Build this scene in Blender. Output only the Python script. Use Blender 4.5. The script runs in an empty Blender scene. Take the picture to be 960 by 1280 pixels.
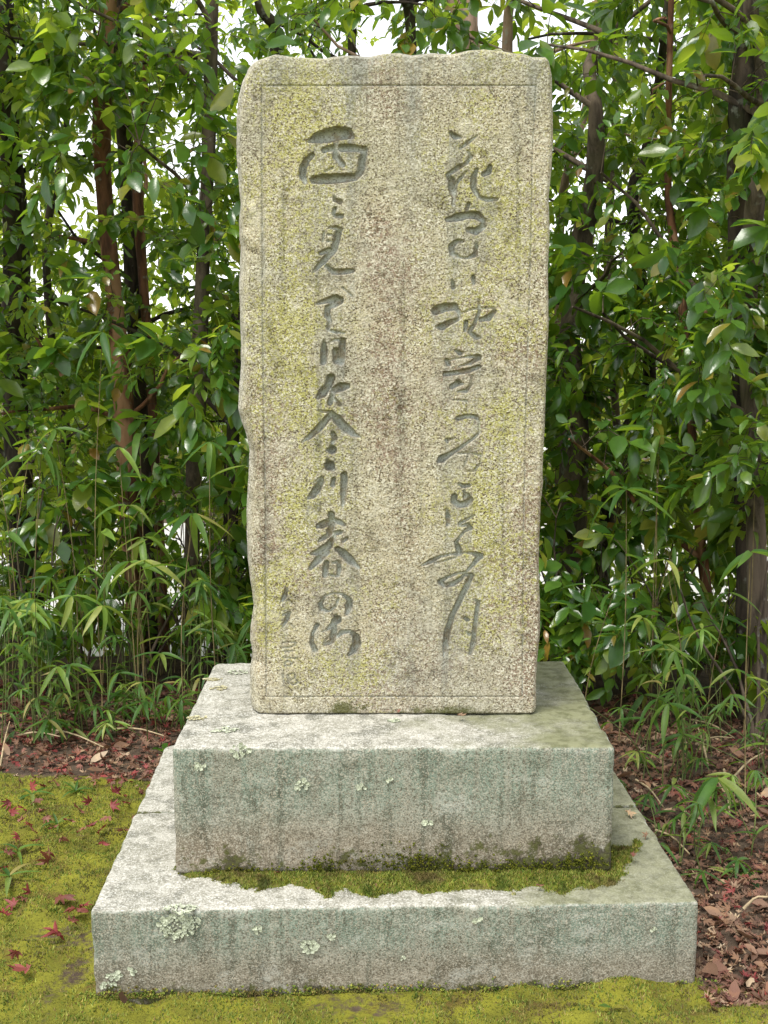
import bpy, math, random
import numpy as np
from mathutils import Vector, Matrix, kdtree

random.seed(11)
rng = np.random.default_rng(11)
scene = bpy.context.scene
col = scene.collection
R = math.radians

# ------------------------------------------------------------------ camera
PITCH = R(8.157)
FPX = 1500.0                       # focal length in pixels of the 960 x 1280 photograph
CAM = Vector((0.0, -2.593, 1.495))
cam_data = bpy.data.cameras.new('camera')
cam_data.sensor_fit = 'VERTICAL'
cam_data.sensor_height = 24.0
cam_data.lens = 24.0 * FPX / 1280.0
cam_data.clip_start = 0.05
cam_data.clip_end = 2000.0
cam = bpy.data.objects.new('camera', cam_data)
cam.location = CAM
cam.rotation_euler = (R(90) - PITCH, 0, 0)
col.objects.link(cam)
scene.camera = cam

# ------------------------------------------------------------------ sky and sun (bright overcast)
SUN_EL, SUN_AZ = R(66), R(222)     # azimuth measured from +Y clockwise: behind the camera, to its left
world = bpy.data.worlds.new('World')
scene.world = world
world.use_nodes = True
wn = world.node_tree
wn.nodes.clear()
wo = wn.nodes.new('ShaderNodeOutputWorld')
bg = wn.nodes.new('ShaderNodeBackground')
sky = wn.nodes.new('ShaderNodeTexSky')
sky.sky_type = 'NISHITA'
sky.sun_disc = False
sky.sun_elevation = SUN_EL
sky.sun_rotation = SUN_AZ
sky.air_density = 1.2
sky.dust_density = 0.3
sky.ozone_density = 1.0
hs = wn.nodes.new('ShaderNodeHueSaturation')
hs.inputs['Saturation'].default_value = 0.15       # cloud cover: nearly neutral sky light
wn.links.new(sky.outputs[0], hs.inputs['Color'])
wn.links.new(hs.outputs[0], bg.inputs['Color'])
bg.inputs['Strength'].default_value = 0.12
wn.links.new(bg.outputs[0], wo.inputs[0])

sun_data = bpy.data.lights.new('sun', 'SUN')
sun_data.energy = 1.5
sun_data.angle = R(22)
sun_data.color = (1.0, 0.96, 0.88)
sun = bpy.data.objects.new('sun', sun_data)
sun_dir = Vector((math.sin(SUN_AZ) * math.cos(SUN_EL), math.cos(SUN_AZ) * math.cos(SUN_EL), math.sin(SUN_EL)))
sun.rotation_euler = sun_dir.to_track_quat('Z', 'Y').to_euler()
sun.location = (-3, -6, 8)
col.objects.link(sun)

vs = scene.view_settings
vs.view_transform = 'Standard'
vs.look = 'None'
vs.exposure = 1.36
vs.gamma = 1.0
vs.use_curve_mapping = False
scene.render.engine = 'CYCLES'
cy = scene.cycles
cy.max_bounces = 8
cy.diffuse_bounces = 4
cy.glossy_bounces = 2
cy.transmission_bounces = 4
cy.use_denoising = True
cy.caustics_reflective = False
cy.caustics_refractive = False

# ------------------------------------------------------------------ measuring
FW = Vector((0, math.cos(PITCH), -math.sin(PITCH)))
UP = Vector((0, math.sin(PITCH), math.cos(PITCH)))

def ray(px, py):
    return FW + Vector(((px - 480) / FPX, 0, 0)) + UP * ((640 - py) / FPX)

def at(px, py, Y):
    d = ray(px, py)
    return CAM + d * ((Y - CAM.y) / d.y)

def atz(px, py, z=0.0):
    d = ray(px, py)
    return CAM + d * ((z - CAM.z) / d.z)

def project(P):
    """world points (N,3) -> photo pixels and depth"""
    q = np.asarray(P) - np.array(CAM)
    dep = q @ np.array(FW)
    return 480 + FPX * q[:, 0] / dep, 640 - FPX * (q @ np.array(UP)) / dep, dep

# ------------------------------------------------------------------ noise
_perm = rng.permutation(256)
_val = rng.random(256)

def vnoise(p):
    p = np.asarray(p, float)
    i = np.floor(p).astype(int)
    f = p - i
    f = f * f * (3 - 2 * f)
    out = np.zeros(len(p))
    for dx in (0, 1):
        hx = _perm[(i[:, 0] + dx) & 255]
        wx = f[:, 0] if dx else 1 - f[:, 0]
        for dy in (0, 1):
            hy = _perm[(hx + i[:, 1] + dy) & 255]
            wy = f[:, 1] if dy else 1 - f[:, 1]
            for dz in (0, 1):
                hz = _val[_perm[(hy + i[:, 2] + dz) & 255]]
                wz = f[:, 2] if dz else 1 - f[:, 2]
                out += hz * wx * wy * wz
    return out * 2 - 1

def fbm(p, s, octs=4, gain=.5):
    p = np.asarray(p, float) * s
    a, t, o = 1.0, 0.0, 0.0
    for k in range(octs):
        o = o + a * vnoise(p + 17.3 * k)
        t += a
        a *= gain
        p = p * 2.03
    return o / t

def sstep(a, b, x):
    t = np.clip((x - a) / (b - a), 0, 1)
    return t * t * (3 - 2 * t)

# ------------------------------------------------------------------ mesh helpers
def mesh_from(name, verts, quads=None, tris=None, mat=None, smooth=True, attrs=None, normals=None):
    me = bpy.data.meshes.new(name)
    verts = np.asarray(verts, np.float32)
    q = np.asarray(quads if quads is not None else np.zeros((0, 4)), np.int32).reshape(-1, 4)
    t = np.asarray(tris if tris is not None else np.zeros((0, 3)), np.int32).reshape(-1, 3)
    me.vertices.add(len(verts))
    me.vertices.foreach_set('co', verts.ravel())
    nl = q.size + t.size
    me.loops.add(nl)
    me.loops.foreach_set('vertex_index', np.concatenate([q.ravel(), t.ravel()]).astype(np.int32))
    me.polygons.add(len(q) + len(t))
    st = np.concatenate([np.arange(len(q)) * 4, q.size + np.arange(len(t)) * 3]).astype(np.int32)
    me.polygons.foreach_set('loop_start', st)
    me.polygons.foreach_set('use_smooth', np.full(len(q) + len(t), smooth))
    me.update(calc_edges=True)
    if attrs:
        for k, v in attrs.items():
            a = me.attributes.new(k, 'FLOAT', 'POINT')
            a.data.foreach_set('value', np.asarray(v, np.float32))
    if normals is not None:
        me.normals_split_custom_set_from_vertices(np.asarray(normals, np.float32))
    if mat:
        me.materials.append(mat)
    return me

def obj(name, me, parent=None, loc=None, kind=None):
    o = bpy.data.objects.new(name, me)
    col.objects.link(o)
    if parent is not None:
        o.parent = parent
    if loc is not None:
        o.location = loc
    if kind:
        o['kind'] = kind
    return o

def tag(o, label, cat, group=None, kind=None):
    o['label'] = label
    o['category'] = cat
    if group:
        o['group'] = group
    if kind:
        o['kind'] = kind
    return o

def thing(name, label, cat, loc=(0, 0, 0), group=None):
    o = bpy.data.objects.new(name, None)
    o.empty_display_size = 0.05
    col.objects.link(o)
    o.location = loc
    return tag(o, label, cat, group)

class MB:
    """collects geometry into one mesh"""
    def __init__(s):
        s.v, s.q, s.t, s.n = [], [], [], 0
    def add(s, v, q=None, t=None):
        v = np.asarray(v, float).reshape(-1, 3)
        if q is not None and len(q):
            s.q.append(np.asarray(q, int).reshape(-1, 4) + s.n)
        if t is not None and len(t):
            s.t.append(np.asarray(t, int).reshape(-1, 3) + s.n)
        s.v.append(v)
        s.n += len(v)
    def tube(s, pts, rad, sides=6, cap=True, wob=0.0):
        P = np.asarray([tuple(p) for p in pts], float)
        n = len(P)
        rad = np.broadcast_to(np.asarray(rad, float), (n,))
        T = np.gradient(P, axis=0)
        T /= np.linalg.norm(T, axis=1)[:, None] + 1e-9
        ref = np.array([1.0, 0.2, 0.1]) if abs(T[0, 0]) < .8 else np.array([0, 1.0, .1])
        A = np.cross(T, ref); A /= np.linalg.norm(A, axis=1)[:, None] + 1e-9
        B = np.cross(T, A)
        an = np.arange(sides) / sides * 2 * math.pi
        rr = rad[:, None] * (1 + wob * (rng.random((n, sides)) - .5))
        V = P[:, None, :] + rr[..., None] * (A[:, None, :] * np.cos(an)[None, :, None] + B[:, None, :] * np.sin(an)[None, :, None])
        V = V.reshape(-1, 3)
        i = np.arange(n - 1)[:, None] * sides
        j = np.arange(sides)[None, :]
        k = (j + 1) % sides
        Q = np.stack([i + j, i + sides + j, i + sides + k, i + k], -1).reshape(-1, 4)
        Tt = []
        if cap:
            V = np.vstack([V, P[-1:], P[:1]])
            e = (n - 1) * sides
            for a in range(sides):
                Tt.append((e + a, e + (a + 1) % sides, n * sides))
                Tt.append(((a + 1) % sides, a, n * sides + 1))
        s.add(V, Q, Tt)
    def build(s, name, mat=None, smooth=True, attrs=None, origin=None):
        v = np.vstack(s.v) if s.v else np.zeros((0, 3))
        if origin is not None:
            v = v - np.asarray(tuple(origin))
        return mesh_from(name, v, np.vstack(s.q) if s.q else None, np.vstack(s.t) if s.t else None, mat, smooth, attrs)

def spline(pts, n):
    """Catmull-Rom through points, n samples"""
    P = np.asarray([tuple(p) for p in pts], float)
    if len(P) < 3:
        return np.array([P[0] + (P[-1] - P[0]) * t for t in np.linspace(0, 1, n)])
    E = np.vstack([2 * P[0] - P[1], P, 2 * P[-1] - P[-2]])
    out = []
    for u in np.linspace(0, len(P) - 1 - 1e-6, n):
        i = int(u); f = u - i
        a, b, c, d = E[i], E[i + 1], E[i + 2], E[i + 3]
        out.append(.5 * (2 * b + (c - a) * f + (2 * a - 5 * b + 4 * c - d) * f * f + (3 * b - a - 3 * c + d) * f ** 3))
    return np.array(out)

# ------------------------------------------------------------------ material helpers
class NG:
    def __init__(s, name):
        s.m = bpy.data.materials.new(name)
        s.m.use_nodes = True
        s.nt = s.m.node_tree
        s.nt.nodes.clear()
        s.out = s.nt.nodes.new('ShaderNodeOutputMaterial')
        s.tc = None
    def n(s, t, ins=None, **props):
        x = s.nt.nodes.new('ShaderNode' + t)
        for k, v in props.items():
            setattr(x, k, v)
        for k, v in (ins or {}).items():
            s.set(x.inputs[k], v)
        return x
    def set(s, sock, v):
        if isinstance(v, bpy.types.NodeSocket):
            s.nt.links.new(v, sock)
        elif isinstance(v, tuple) and len(v) == 3 and sock.type == 'RGBA':
            sock.default_value = (*v, 1)
        else:
            sock.default_value = v
    def pos(s, scale=None):
        if s.tc is None:
            s.tc = s.n('NewGeometry').outputs['Position']
        if scale is None:
            return s.tc
        return s.n('VectorMath', {0: s.tc, 1: scale}, operation='MULTIPLY').outputs[0]
    def noise(s, scale, detail=2, rough=.5, vec=None, dist=0.0):
        return s.n('TexNoise', {'Vector': vec if vec is not None else s.pos(), 'Scale': scale, 'Detail': detail, 'Roughness': rough, 'Distortion': dist}).outputs['Fac']
    def voro(s, scale, vec=None, out='Distance', **k):
        return s.n('TexVoronoi', {'Vector': vec if vec is not None else s.pos(), 'Scale': scale}, **k).outputs[out]
    def ramp(s, f, a, b, lo=0.0, hi=1.0):
        return s.n('MapRange', {0: f, 1: a, 2: b, 3: lo, 4: hi}, interpolation_type='SMOOTHSTEP').outputs[0]
    def mix(s, a, b, f, mode='MIX'):
        x = s.n('Mix', data_type='RGBA', blend_type=mode)
        s.set(x.inputs[0], f); s.set(x.inputs[6], a); s.set(x.inputs[7], b)
        return x.outputs[2]
    def math(s, op, a, b=0.0):
        return s.n('Math', {0: a, 1: b}, operation=op).outputs[0]
    def attr(s, name):
        return s.n('Attribute', attribute_name=name).outputs['Fac']
    def bump(s, h, strength, dist, normal=None):
        ins = {'Height': h, 'Strength': strength, 'Distance': dist}
        if normal is not None:
            ins['Normal'] = normal
        return s.n('Bump', ins).outputs[0]
    def principled(s, color, rough=.8, normal=None, spec=.3, **k):
        ins = {'Base Color': color, 'Roughness': rough, 'Specular IOR Level': spec}
        if normal is not None:
            ins['Normal'] = normal
        ins.update(k)
        return s.n('BsdfPrincipled', ins)
    def finish(s, shader):
        s.nt.links.new(shader.outputs[0], s.out.inputs['Surface'])
        return s.m

def leaf_material(name, cols, trans, rough=.38, tmix=.35, spec=.5, spots=0.0, patch=None):
    """cols: colours along a random ramp; each leaf (mesh island or object) picks one"""
    g = NG(name)
    r1 = g.n('NewGeometry').outputs['Random Per Island']
    r2 = g.n('ObjectInfo').outputs['Random']
    r = g.math('FRACT', g.math('ADD', r1, g.math('MULTIPLY', r2, 7.31)))
    cr = g.n('ValToRGB', {0: r})
    el = cr.color_ramp.elements
    el[0].position = 0; el[0].color = (*cols[0][1], 1)
    el[1].position = cols[-1][0]; el[1].color = (*cols[-1][1], 1)
    for p, c in cols[1:-1]:
        e = el.new(p); e.color = (*c, 1)
    c = cr.outputs[0]
    nz = g.noise(30, 3)
    c = g.mix(c, g.mix(c, (1.35, 1.3, 1.1), 1.0, 'MULTIPLY'), g.ramp(nz, .45, .7))
    if patch:
        c = g.mix(c, patch, g.math('MULTIPLY', g.ramp(g.noise(8, 5, .7), .48, .64), .85))
        c = g.mix(c, g.mix(c, (.45, .55, .45), 1.0, 'MULTIPLY'), g.ramp(g.noise(20, 4, .65), .52, .66))
    if spots:
        c = g.mix(c, (.10, .07, .03), g.math('MULTIPLY', g.ramp(g.noise(90, 2), .66, .72), spots))
    b = g.bump(g.noise(120, 2), .25, .002)
    p = g.principled(c, rough, b, spec)
    tr = g.n('BsdfTranslucent', {'Color': g.mix(c, trans, .75)})
    mx = g.n('MixShader', {0: tmix, 1: p.outputs[0], 2: tr.outputs[0]})
    return g.finish(mx)

def plain(name, color, rough=.8, var=.35, scale=40, spec=.3, bump=.3):
    g = NG(name)
    nz = g.noise(scale, 4, .6)
    dark = tuple(x * (1 - var) for x in color)
    lite = tuple(min(1, x * (1 + var)) for x in color)
    c = g.mix(dark, lite, g.ramp(nz, .3, .7))
    return g.finish(g.principled(c, rough, g.bump(nz, bump, .004), spec))
# ---- the inscription: strokes as (x, z, half width) in mm on the stele face; outlines in metres
CHARS = [
 [[-186,1450,2.7,-164,1459,11.8,-137,1465,16.8,-110,1470,16.1,-90,1470,12.8,-79,1462,6.1],[-147,1430,6.1,-126,1435,6.7],[-105,1435,8.4,-77,1435,8.4,-47,1431,6.7],[-117,1449,5.4,-119,1416,7.4,-101,1395,6.1],[-144,1380,1.3,-126,1388,2.7],[-175,1419,5.1,-188,1406,6.7,-198,1390,8.4,-200,1370,8.4,-194,1354,5.1],[-47,1433,6.1,-52,1410,8.8,-57,1380,8.8,-70,1364,6.1],[-172,1359,8.4,-148,1361,11.8,-118,1362,11.1,-87,1364,9.5,-70,1366,6.8]],
 [[-123,1321,2.0,-120,1311,4.7,-109,1307,6.1],[-120,1291,4.1,-125,1278,4.1],[-120,1273,4.7,-105,1272,4.7]],
 [[-148,1235,2.7,-151,1212,2.7],[-135,1245,2.7,-120,1244,4.1,-106,1240,4.1,-113,1232,7.5,-118,1212,8.2,-124,1192,8.2,-146,1167,7.5,-165,1148,4.8,-177,1135,2.0],[-139,1228,2.7,-130,1227,2.0],[-139,1212,3.4,-130,1211,2.7],[-156,1183,4.8,-136,1190,6.1,-124,1194,5.1],[-143,1152,4.1,-126,1137,6.1,-102,1137,6.8,-78,1140,4.8]],
 [[-104,1100,2.2,-80,1078,3.0],[-168,1059,3.0,-142,1067,6.7,-120,1071,10.5,-110,1067,9.3,-123,1058,7.5,-140,1049,6.7,-142,1034,6.7,-135,1016,4.5,-139,999,4.5],[-139,993,3.0,-120,990,3.8,-99,987,2.3]],
 [[-150,969,3.0,-150,945,8.3,-152,915,7.5],[-137,964,2.3,-120,971,3.0,-101,969,5.3,-104,964,7.5,-105,938,8.3,-109,915,9.4],[-120,943,7.5,-119,919,9.4]],
 [[-134,874,10.6,-140,855,9.4,-155,837,10.6,-166,827,5.3],[-128,844,7.6,-109,852,11.3,-92,855,6.8],[-128,837,5.7,-136,812,6.8],[-125,822,4.5,-112,808,5.3]],
 [[-161,792,1.5,-136,789,4.5,-140,776,7.6,-163,750,8.3,-186,729,6.1,-207,714,1.9],[-133,788,6.1,-117,769,11.4,-95,746,11.4,-76,733,6.8,-59,726,1.9]],
 [[-129,735,5.3,-125,723,6.8,-133,708,3.0,-131,693,10.6,-143,693,3.8]],
 [[-144,669,3.4,-138,653,12.9,-130,643,5.7],[-178,611,2.3,-158,623,4.3,-161,610,7.2,-170,593,10.0,-182,578,8.6,-196,568,2.3],[-128,619,5.2,-130,604,5.7],[-102,630,8.0,-101,610,8.0,-103,584,7.5,-104,561,5.7,-106,546,2.3]],
 [[-135,529,7.5,-133,514,8.6,-159,500,9.2,-169,498,5.2],[-133,514,7.5,-116,509,6.3,-102,501,4.3],[-133,503,8.6,-138,479,8.6],[-165,460,3.5,-154,468,5.8,-136,477,6.3,-113,482,5.8,-108,483,3.5],[-96,466,4.6,-105,459,4.0],[-128,471,5.8,-142,447,9.8,-166,430,9.8,-186,427,4.3],[-148,430,8.7,-169,409,9.5,-189,389,5.2],[-119,439,6.4,-102,424,11.0,-85,406,10.4,-65,389,3.5],[-148,403,6.4,-150,386,7.5,-152,368,5.8],[-131,403,2.9,-118,405,4.0,-115,389,5.8,-118,368,4.3],[-140,371,2.9,-123,368,3.5]],
 [[-118,308,3.2,-124,288,3.2,-142,275,3.2,-160,280,5.8,-165,295,5.2,-152,315,2.6,-129,324,2.3,-106,320,3.9,-90,305,7.1,-90,288,9.0,-95,269,4.8]],
 [[-173,239,5.2,-185,216,3.9,-188,192,5.2,-179,172,7.1],[-124,264,3.9,-121,252,11.0,-133,239,7.1,-149,226,3.2,-160,222,1.3],[-129,236,7.1,-130,209,8.4,-135,196,7.1,-152,187,3.9,-157,189,2.6,-149,202,2.6,-136,211,2.6],[-120,207,3.9,-110,219,5.8,-87,222,3.9,-73,207,9.1,-70,189,10.7,-78,172,10.7,-91,159,3.9]],
 [[-251,335,3.2,-256,315,6.5,-263,302,3.2],[-248,305,2.6,-236,295,1.6]],
 [[-262,265,1.6,-244,272,3.2,-251,255,5.8,-262,234,2.6],[-241,242,1.6,-233,232,1.6]],
 [[-263,192,1.9,-246,194,1.9,-227,192,1.9],[-263,179,1.9,-247,179,1.9,-230,186,1.9,-233,196,1.6],[-256,169,1.9,-234,171,1.9]],
 [[-258,139,2.0,-249,144,2.0,-239,137,2.0,-244,129,2.0,-257,131,2.0,-258,139,2.0],[-260,152,1.6,-226,151,1.6]],
 [[-264,109,2.0,-261,85,2.0],[-251,106,2.0,-234,111,2.0,-231,99,2.0,-248,89,2.0,-251,106,2.0],[-231,95,2.0,-223,85,2.0,-238,79,2.0,-253,89,2.0]],
 [[163,1471,4.0,173,1462,6.7,189,1460,2.7],[226,1463,2.0,205,1448,4.0,187,1435,3.4],[206,1427,2.7,214,1415,4.0,203,1400,4.0,179,1386,4.7,157,1371,4.1,166,1358,7.4,168,1338,8.8,170,1322,4.7],[203,1381,1.7,189,1364,3.4,176,1348,4.1,173,1325,5.1,171,1299,3.4],[228,1384,4.0,220,1364,6.8,220,1341,6.8,234,1318,4.1,254,1312,4.7,278,1313,3.4],[260,1391,5.4,257,1379,7.4,245,1373,5.4]],
 [[209,1302,4.7,204,1289,4.7],[226,1295,1.7,216,1292,1.7],[156,1264,4.8,180,1269,9.5,207,1275,8.8,231,1274,9.5,246,1262,6.1,245,1247,6.8,228,1236,8.5,208,1239,5.4],[196,1212,3.4,181,1212,4.8,167,1199,7.5,169,1182,5.5,188,1172,2.7,208,1171,3.1,225,1179,5.5,230,1199,4.1,228,1209,2.0]],
 [[169,1119,2.7,173,1099,5.5]],  # left stroke of one character; the next entry is its right stroke
 [[221,1126,4.1,224,1109,4.1]],
 [[130,1042,10.5,152,1050,10.5,177,1052,8.1,187,1038,4.1,189,1022,3.2,167,1014,5.7,145,1002,8.9,132,1002,3.2],[193,1036,2.0,221,1046,2.4,274,1050,2.0,276,1040,4.9,262,1024,7.3,242,1020,4.9],[237,1070,2.4,238,1038,4.1,226,1010,4.1,214,990,4.9,230,976,5.7,240,976,3.3],[205,1014,4.9,204,994,4.1]],
 [[180,943,3.3,190,937,5.7,198,939,2.4],[157,919,4.9,162,909,4.9],[162,919,2.0,198,927,1.6,227,929,4.1,237,926,7.3,219,913,4.1,190,905,2.0],[154,885,5.7,182,888,5.7,211,893,5.7,239,903,4.1],[172,854,6.5,186,862,7.4,197,860,3.3],[189,842,3.3,207,842,4.1,221,860,3.3,221,881,2.5]],
 [[177,820,1.6,209,818,2.0,212,783,2.1],[187,773,5.7,208,779,4.9,232,777,4.9,241,766,2.5,243,738,2.5,229,725,3.3,196,701,4.1,163,680,5.8,147,670,9.9,139,665,5.0],[161,713,3.3,159,719,4.1,177,723,2.1],[184,684,1.6,221,686,2.1,246,680,2.5,246,659,2.5,230,641,2.9,209,638,2.5,203,651,2.1,219,694,2.1]],
 [[191,607,3.1,202,601,5.3,216,603,4.6],[204,590,3.1,207,571,4.6],[180,575,6.9,178,562,7.7,191,552,7.7,211,556,8.4,220,567,6.9,212,581,3.1]],
 [[161,542,2.3,163,525,5.4,164,503,4.6],[230,526,2.3,215,517,3.1,194,505,3.8,196,498,3.1,215,502,4.6,221,492,6.1,207,486,3.8,194,470,3.1,185,457,4.6,190,443,6.2,194,427,6.9,173,426,2.7,146,420,3.9,119,406,5.4,98,396,2.3],[187,418,2.3,162,410,2.3,131,402,2.3]],
 [[204,429,1.9,227,428,3.9,247,420,8.5,235,404,5.4,220,388,3.9,212,379,3.1,189,375,3.1,162,365,3.9,145,353,6.2,155,343,5.4,178,347,6.2,197,359,5.4,207,371,3.9,224,369,6.9,216,345,7.0,197,306,7.0,178,266,7.0,165,222,7.8,160,186,7.0,156,158,3.1]],
 [[232,306,1.9,244,300,4.6,240,274,4.7,235,226,5.4,232,190,6.2,224,162,3.9],[210,258,3.9,217,252,4.7],[212,222,2.3,222,214,3.9]],
]
LEFT = [(-0.3497, -0.0022), (-0.3536, 0.0173), (-0.3573, 0.0454), (-0.3541, 0.1142), (-0.3472, 0.1571), (-0.3529, 0.1891), (-0.3512, 0.2316), (-0.3432, 0.2803), (-0.3504, 0.3435), (-0.3577, 0.4064), (-0.3576, 0.5351), (-0.3547, 0.5866), (-0.3507, 0.6215), (-0.3468, 0.6949), (-0.3571, 0.7457), (-0.3686, 0.774), (-0.3742, 0.8082), (-0.3661, 0.9163), (-0.3657, 1.0096), (-0.3677, 1.1235), (-0.361, 1.2149), (-0.3646, 1.2342), (-0.3649, 1.2824), (-0.3591, 1.3208), (-0.3641, 1.3763), (-0.3685, 1.4504), (-0.3652, 1.5239), (-0.3605, 1.579), (-0.3504, 1.6156), (-0.3393, 1.6398), (-0.3349, 1.6695)]
RIGHT = [(0.3937, -0.0022), (0.3996, 0.0173), (0.3983, 0.0885), (0.4013, 0.1528), (0.4063, 0.221), (0.4048, 0.3014), (0.4003, 0.3792), (0.3999, 0.4585), (0.402, 0.5619), (0.4072, 0.6133), (0.4047, 0.6378), (0.4085, 0.7598), (0.4102, 0.8804), (0.4135, 1.0194), (0.4088, 1.1566), (0.412, 1.2458), (0.4075, 1.3247), (0.4138, 1.4029), (0.4154, 1.4712), (0.4131, 1.5371), (0.4096, 1.6156), (0.4032, 1.6435), (0.3988, 1.6695)]
TOP = [(-0.349, 1.6398), (-0.3276, 1.6435), (-0.2945, 1.6509), (-0.2654, 1.6602), (-0.2189, 1.6547), (-0.1453, 1.6509), (-0.0949, 1.6574), (-0.0368, 1.6547), (0.0039, 1.663), (0.0368, 1.663), (0.0697, 1.6574), (0.1123, 1.663), (0.1704, 1.6615), (0.2033, 1.6686), (0.2439, 1.6732), (0.2846, 1.6671), (0.3428, 1.6608), (0.3604, 1.6528), (0.3933, 1.6528), (0.4129, 1.6454)]
BORDER = [(-0.2975, 1.582), (0.3694, 1.582), (0.3637, 1.4067), (0.3641, 1.2149), (0.3589, 0.8203), (0.3576, 0.5351), (0.3615, 0.0475), (-0.3072, 0.0475), (-0.3024, 0.5351), (-0.3035, 0.8203), (-0.3022, 1.1176), (-0.2975, 1.582)]
# ------------------------------------------------------------------ materials of stone, ground, bark
def stele_material():
    g = NG('lichened_carved_stone')
    n1 = g.noise(5, 4, .6)
    c = g.mix((.48, .43, .28), (.385, .36, .26), g.ramp(n1, .35, .65))
    ga = g.noise(185, 2, .6)
    gb = g.noise(200, 2, .6, vec=g.pos((1.0, 1.0, 1.13)))
    gc = g.noise(330, 2, .6)
    pk = g.attr('pink')
    c = g.mix(c, (.47, .385, .32), g.math('MULTIPLY', pk, .5))
    pm = g.ramp(g.math('ADD', g.noise(110, 3, .7), g.math('MULTIPLY', pk, .16)), .60, .67)
    c = g.mix(c, (.19, .105, .072), g.math('MULTIPLY', pm, g.ramp(pk, .05, .6, 0, .7)))
    yl = g.attr('yellow')
    ym = g.ramp(g.math('ADD', g.noise(90, 5, .8), g.math('MULTIPLY', yl, .15)), .55, .63)
    c = g.mix(c, (.42, .40, .125), g.math('MULTIPLY', ym, g.ramp(yl, 0, .6, .3, .95)))
    # pale crust grains, brown mineral pits
    c = g.mix(c, (.70, .67, .54), g.math('MULTIPLY', g.ramp(ga, .53, .58), g.ramp(g.noise(13, 4, .65), .35, .62, .35, .9)))
    c = g.mix(c, (.105, .080, .045), g.math('MULTIPLY', g.ramp(gb, .452, .41), g.ramp(g.noise(9, 4, .65), .35, .65, 1.0, .75)))
    c = g.mix(c, (.16, .12, .08), g.math('MULTIPLY', g.ramp(gc, .56, .63), .6))
    c = g.mix(c, (.60, .58, .50), g.math('MULTIPLY', g.ramp(gc, .41, .35), .6))
    dr = g.attr('drip')
    stre = g.noise(1.0, 3, .6, vec=g.pos((60, 60, 3.0)))
    dm = g.math('MULTIPLY', dr, g.ramp(stre, .3, .6, .35, 1.0))
    mott = g.noise(17, 6, .72)
    c = g.mix(c, g.mix(c, (.42, .41, .38), 1.0, 'MULTIPLY'), g.ramp(mott, .53, .66, 0, .72))
    c = g.mix(c, (.62, .585, .47), g.math('MULTIPLY', g.ramp(g.noise(14, 6, .72, vec=g.pos((1.0, 1.0, .8))), .54, .66), .42))
    vst = g.noise(1.0, 4, .6, vec=g.pos((34, 34, 1.3)))
    c = g.mix(c, g.mix(c, (.50, .52, .50), 1.0, 'MULTIPLY'), g.ramp(vst, .52, .74, 0, .75))
    c = g.mix(c, g.mix((.30, .305, .265), (.16, .155, .13), g.ramp(ga, .52, .42)), g.math('MULTIPLY', dm, .8))
    cv = g.attr('carve')
    fresh = g.mix((.47, .505, .465), (.33, .285, .21), g.ramp(g.noise(38, 3, .6), .46, .68))
    fresh = g.mix(fresh, (.12, .10, .065), g.math('MULTIPLY', g.ramp(gb, .46, .38), .6))
    c = g.mix(c, fresh, g.math('MULTIPLY', cv, .75))
    c = g.mix(c, (.125, .092, .055), g.math('MULTIPLY', g.attr('wall_shade'), g.ramp(g.noise(30, 4, .7), .35, .62, .08, .50)))  # groove shade put into the colour: brown on the steep stroke walls
    ms = g.attr('moss')
    c = g.mix(c, (.075, .08, .018), g.math('MULTIPLY', g.ramp(g.math('ADD', ms, g.math('MULTIPLY', g.noise(60, 5, .75), 1.1)), .95, 1.25), .85))
    sd = g.attr('side')
    sc = g.mix((.60, .59, .54), (.27, .26, .22), g.ramp(g.noise(60, 4, .7), .40, .58))
    c = g.mix(c, g.mix(sc, (.11, .095, .07), g.math('MULTIPLY', g.ramp(gb, .46, .40), .7)), g.math('MULTIPLY', sd, .7))
    b = g.bump(ga, .8, .005)
    b = g.bump(g.noise(45, 4, .65), .45, .008, b)
    return g.finish(g.principled(c, .9, b, .2))

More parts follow.
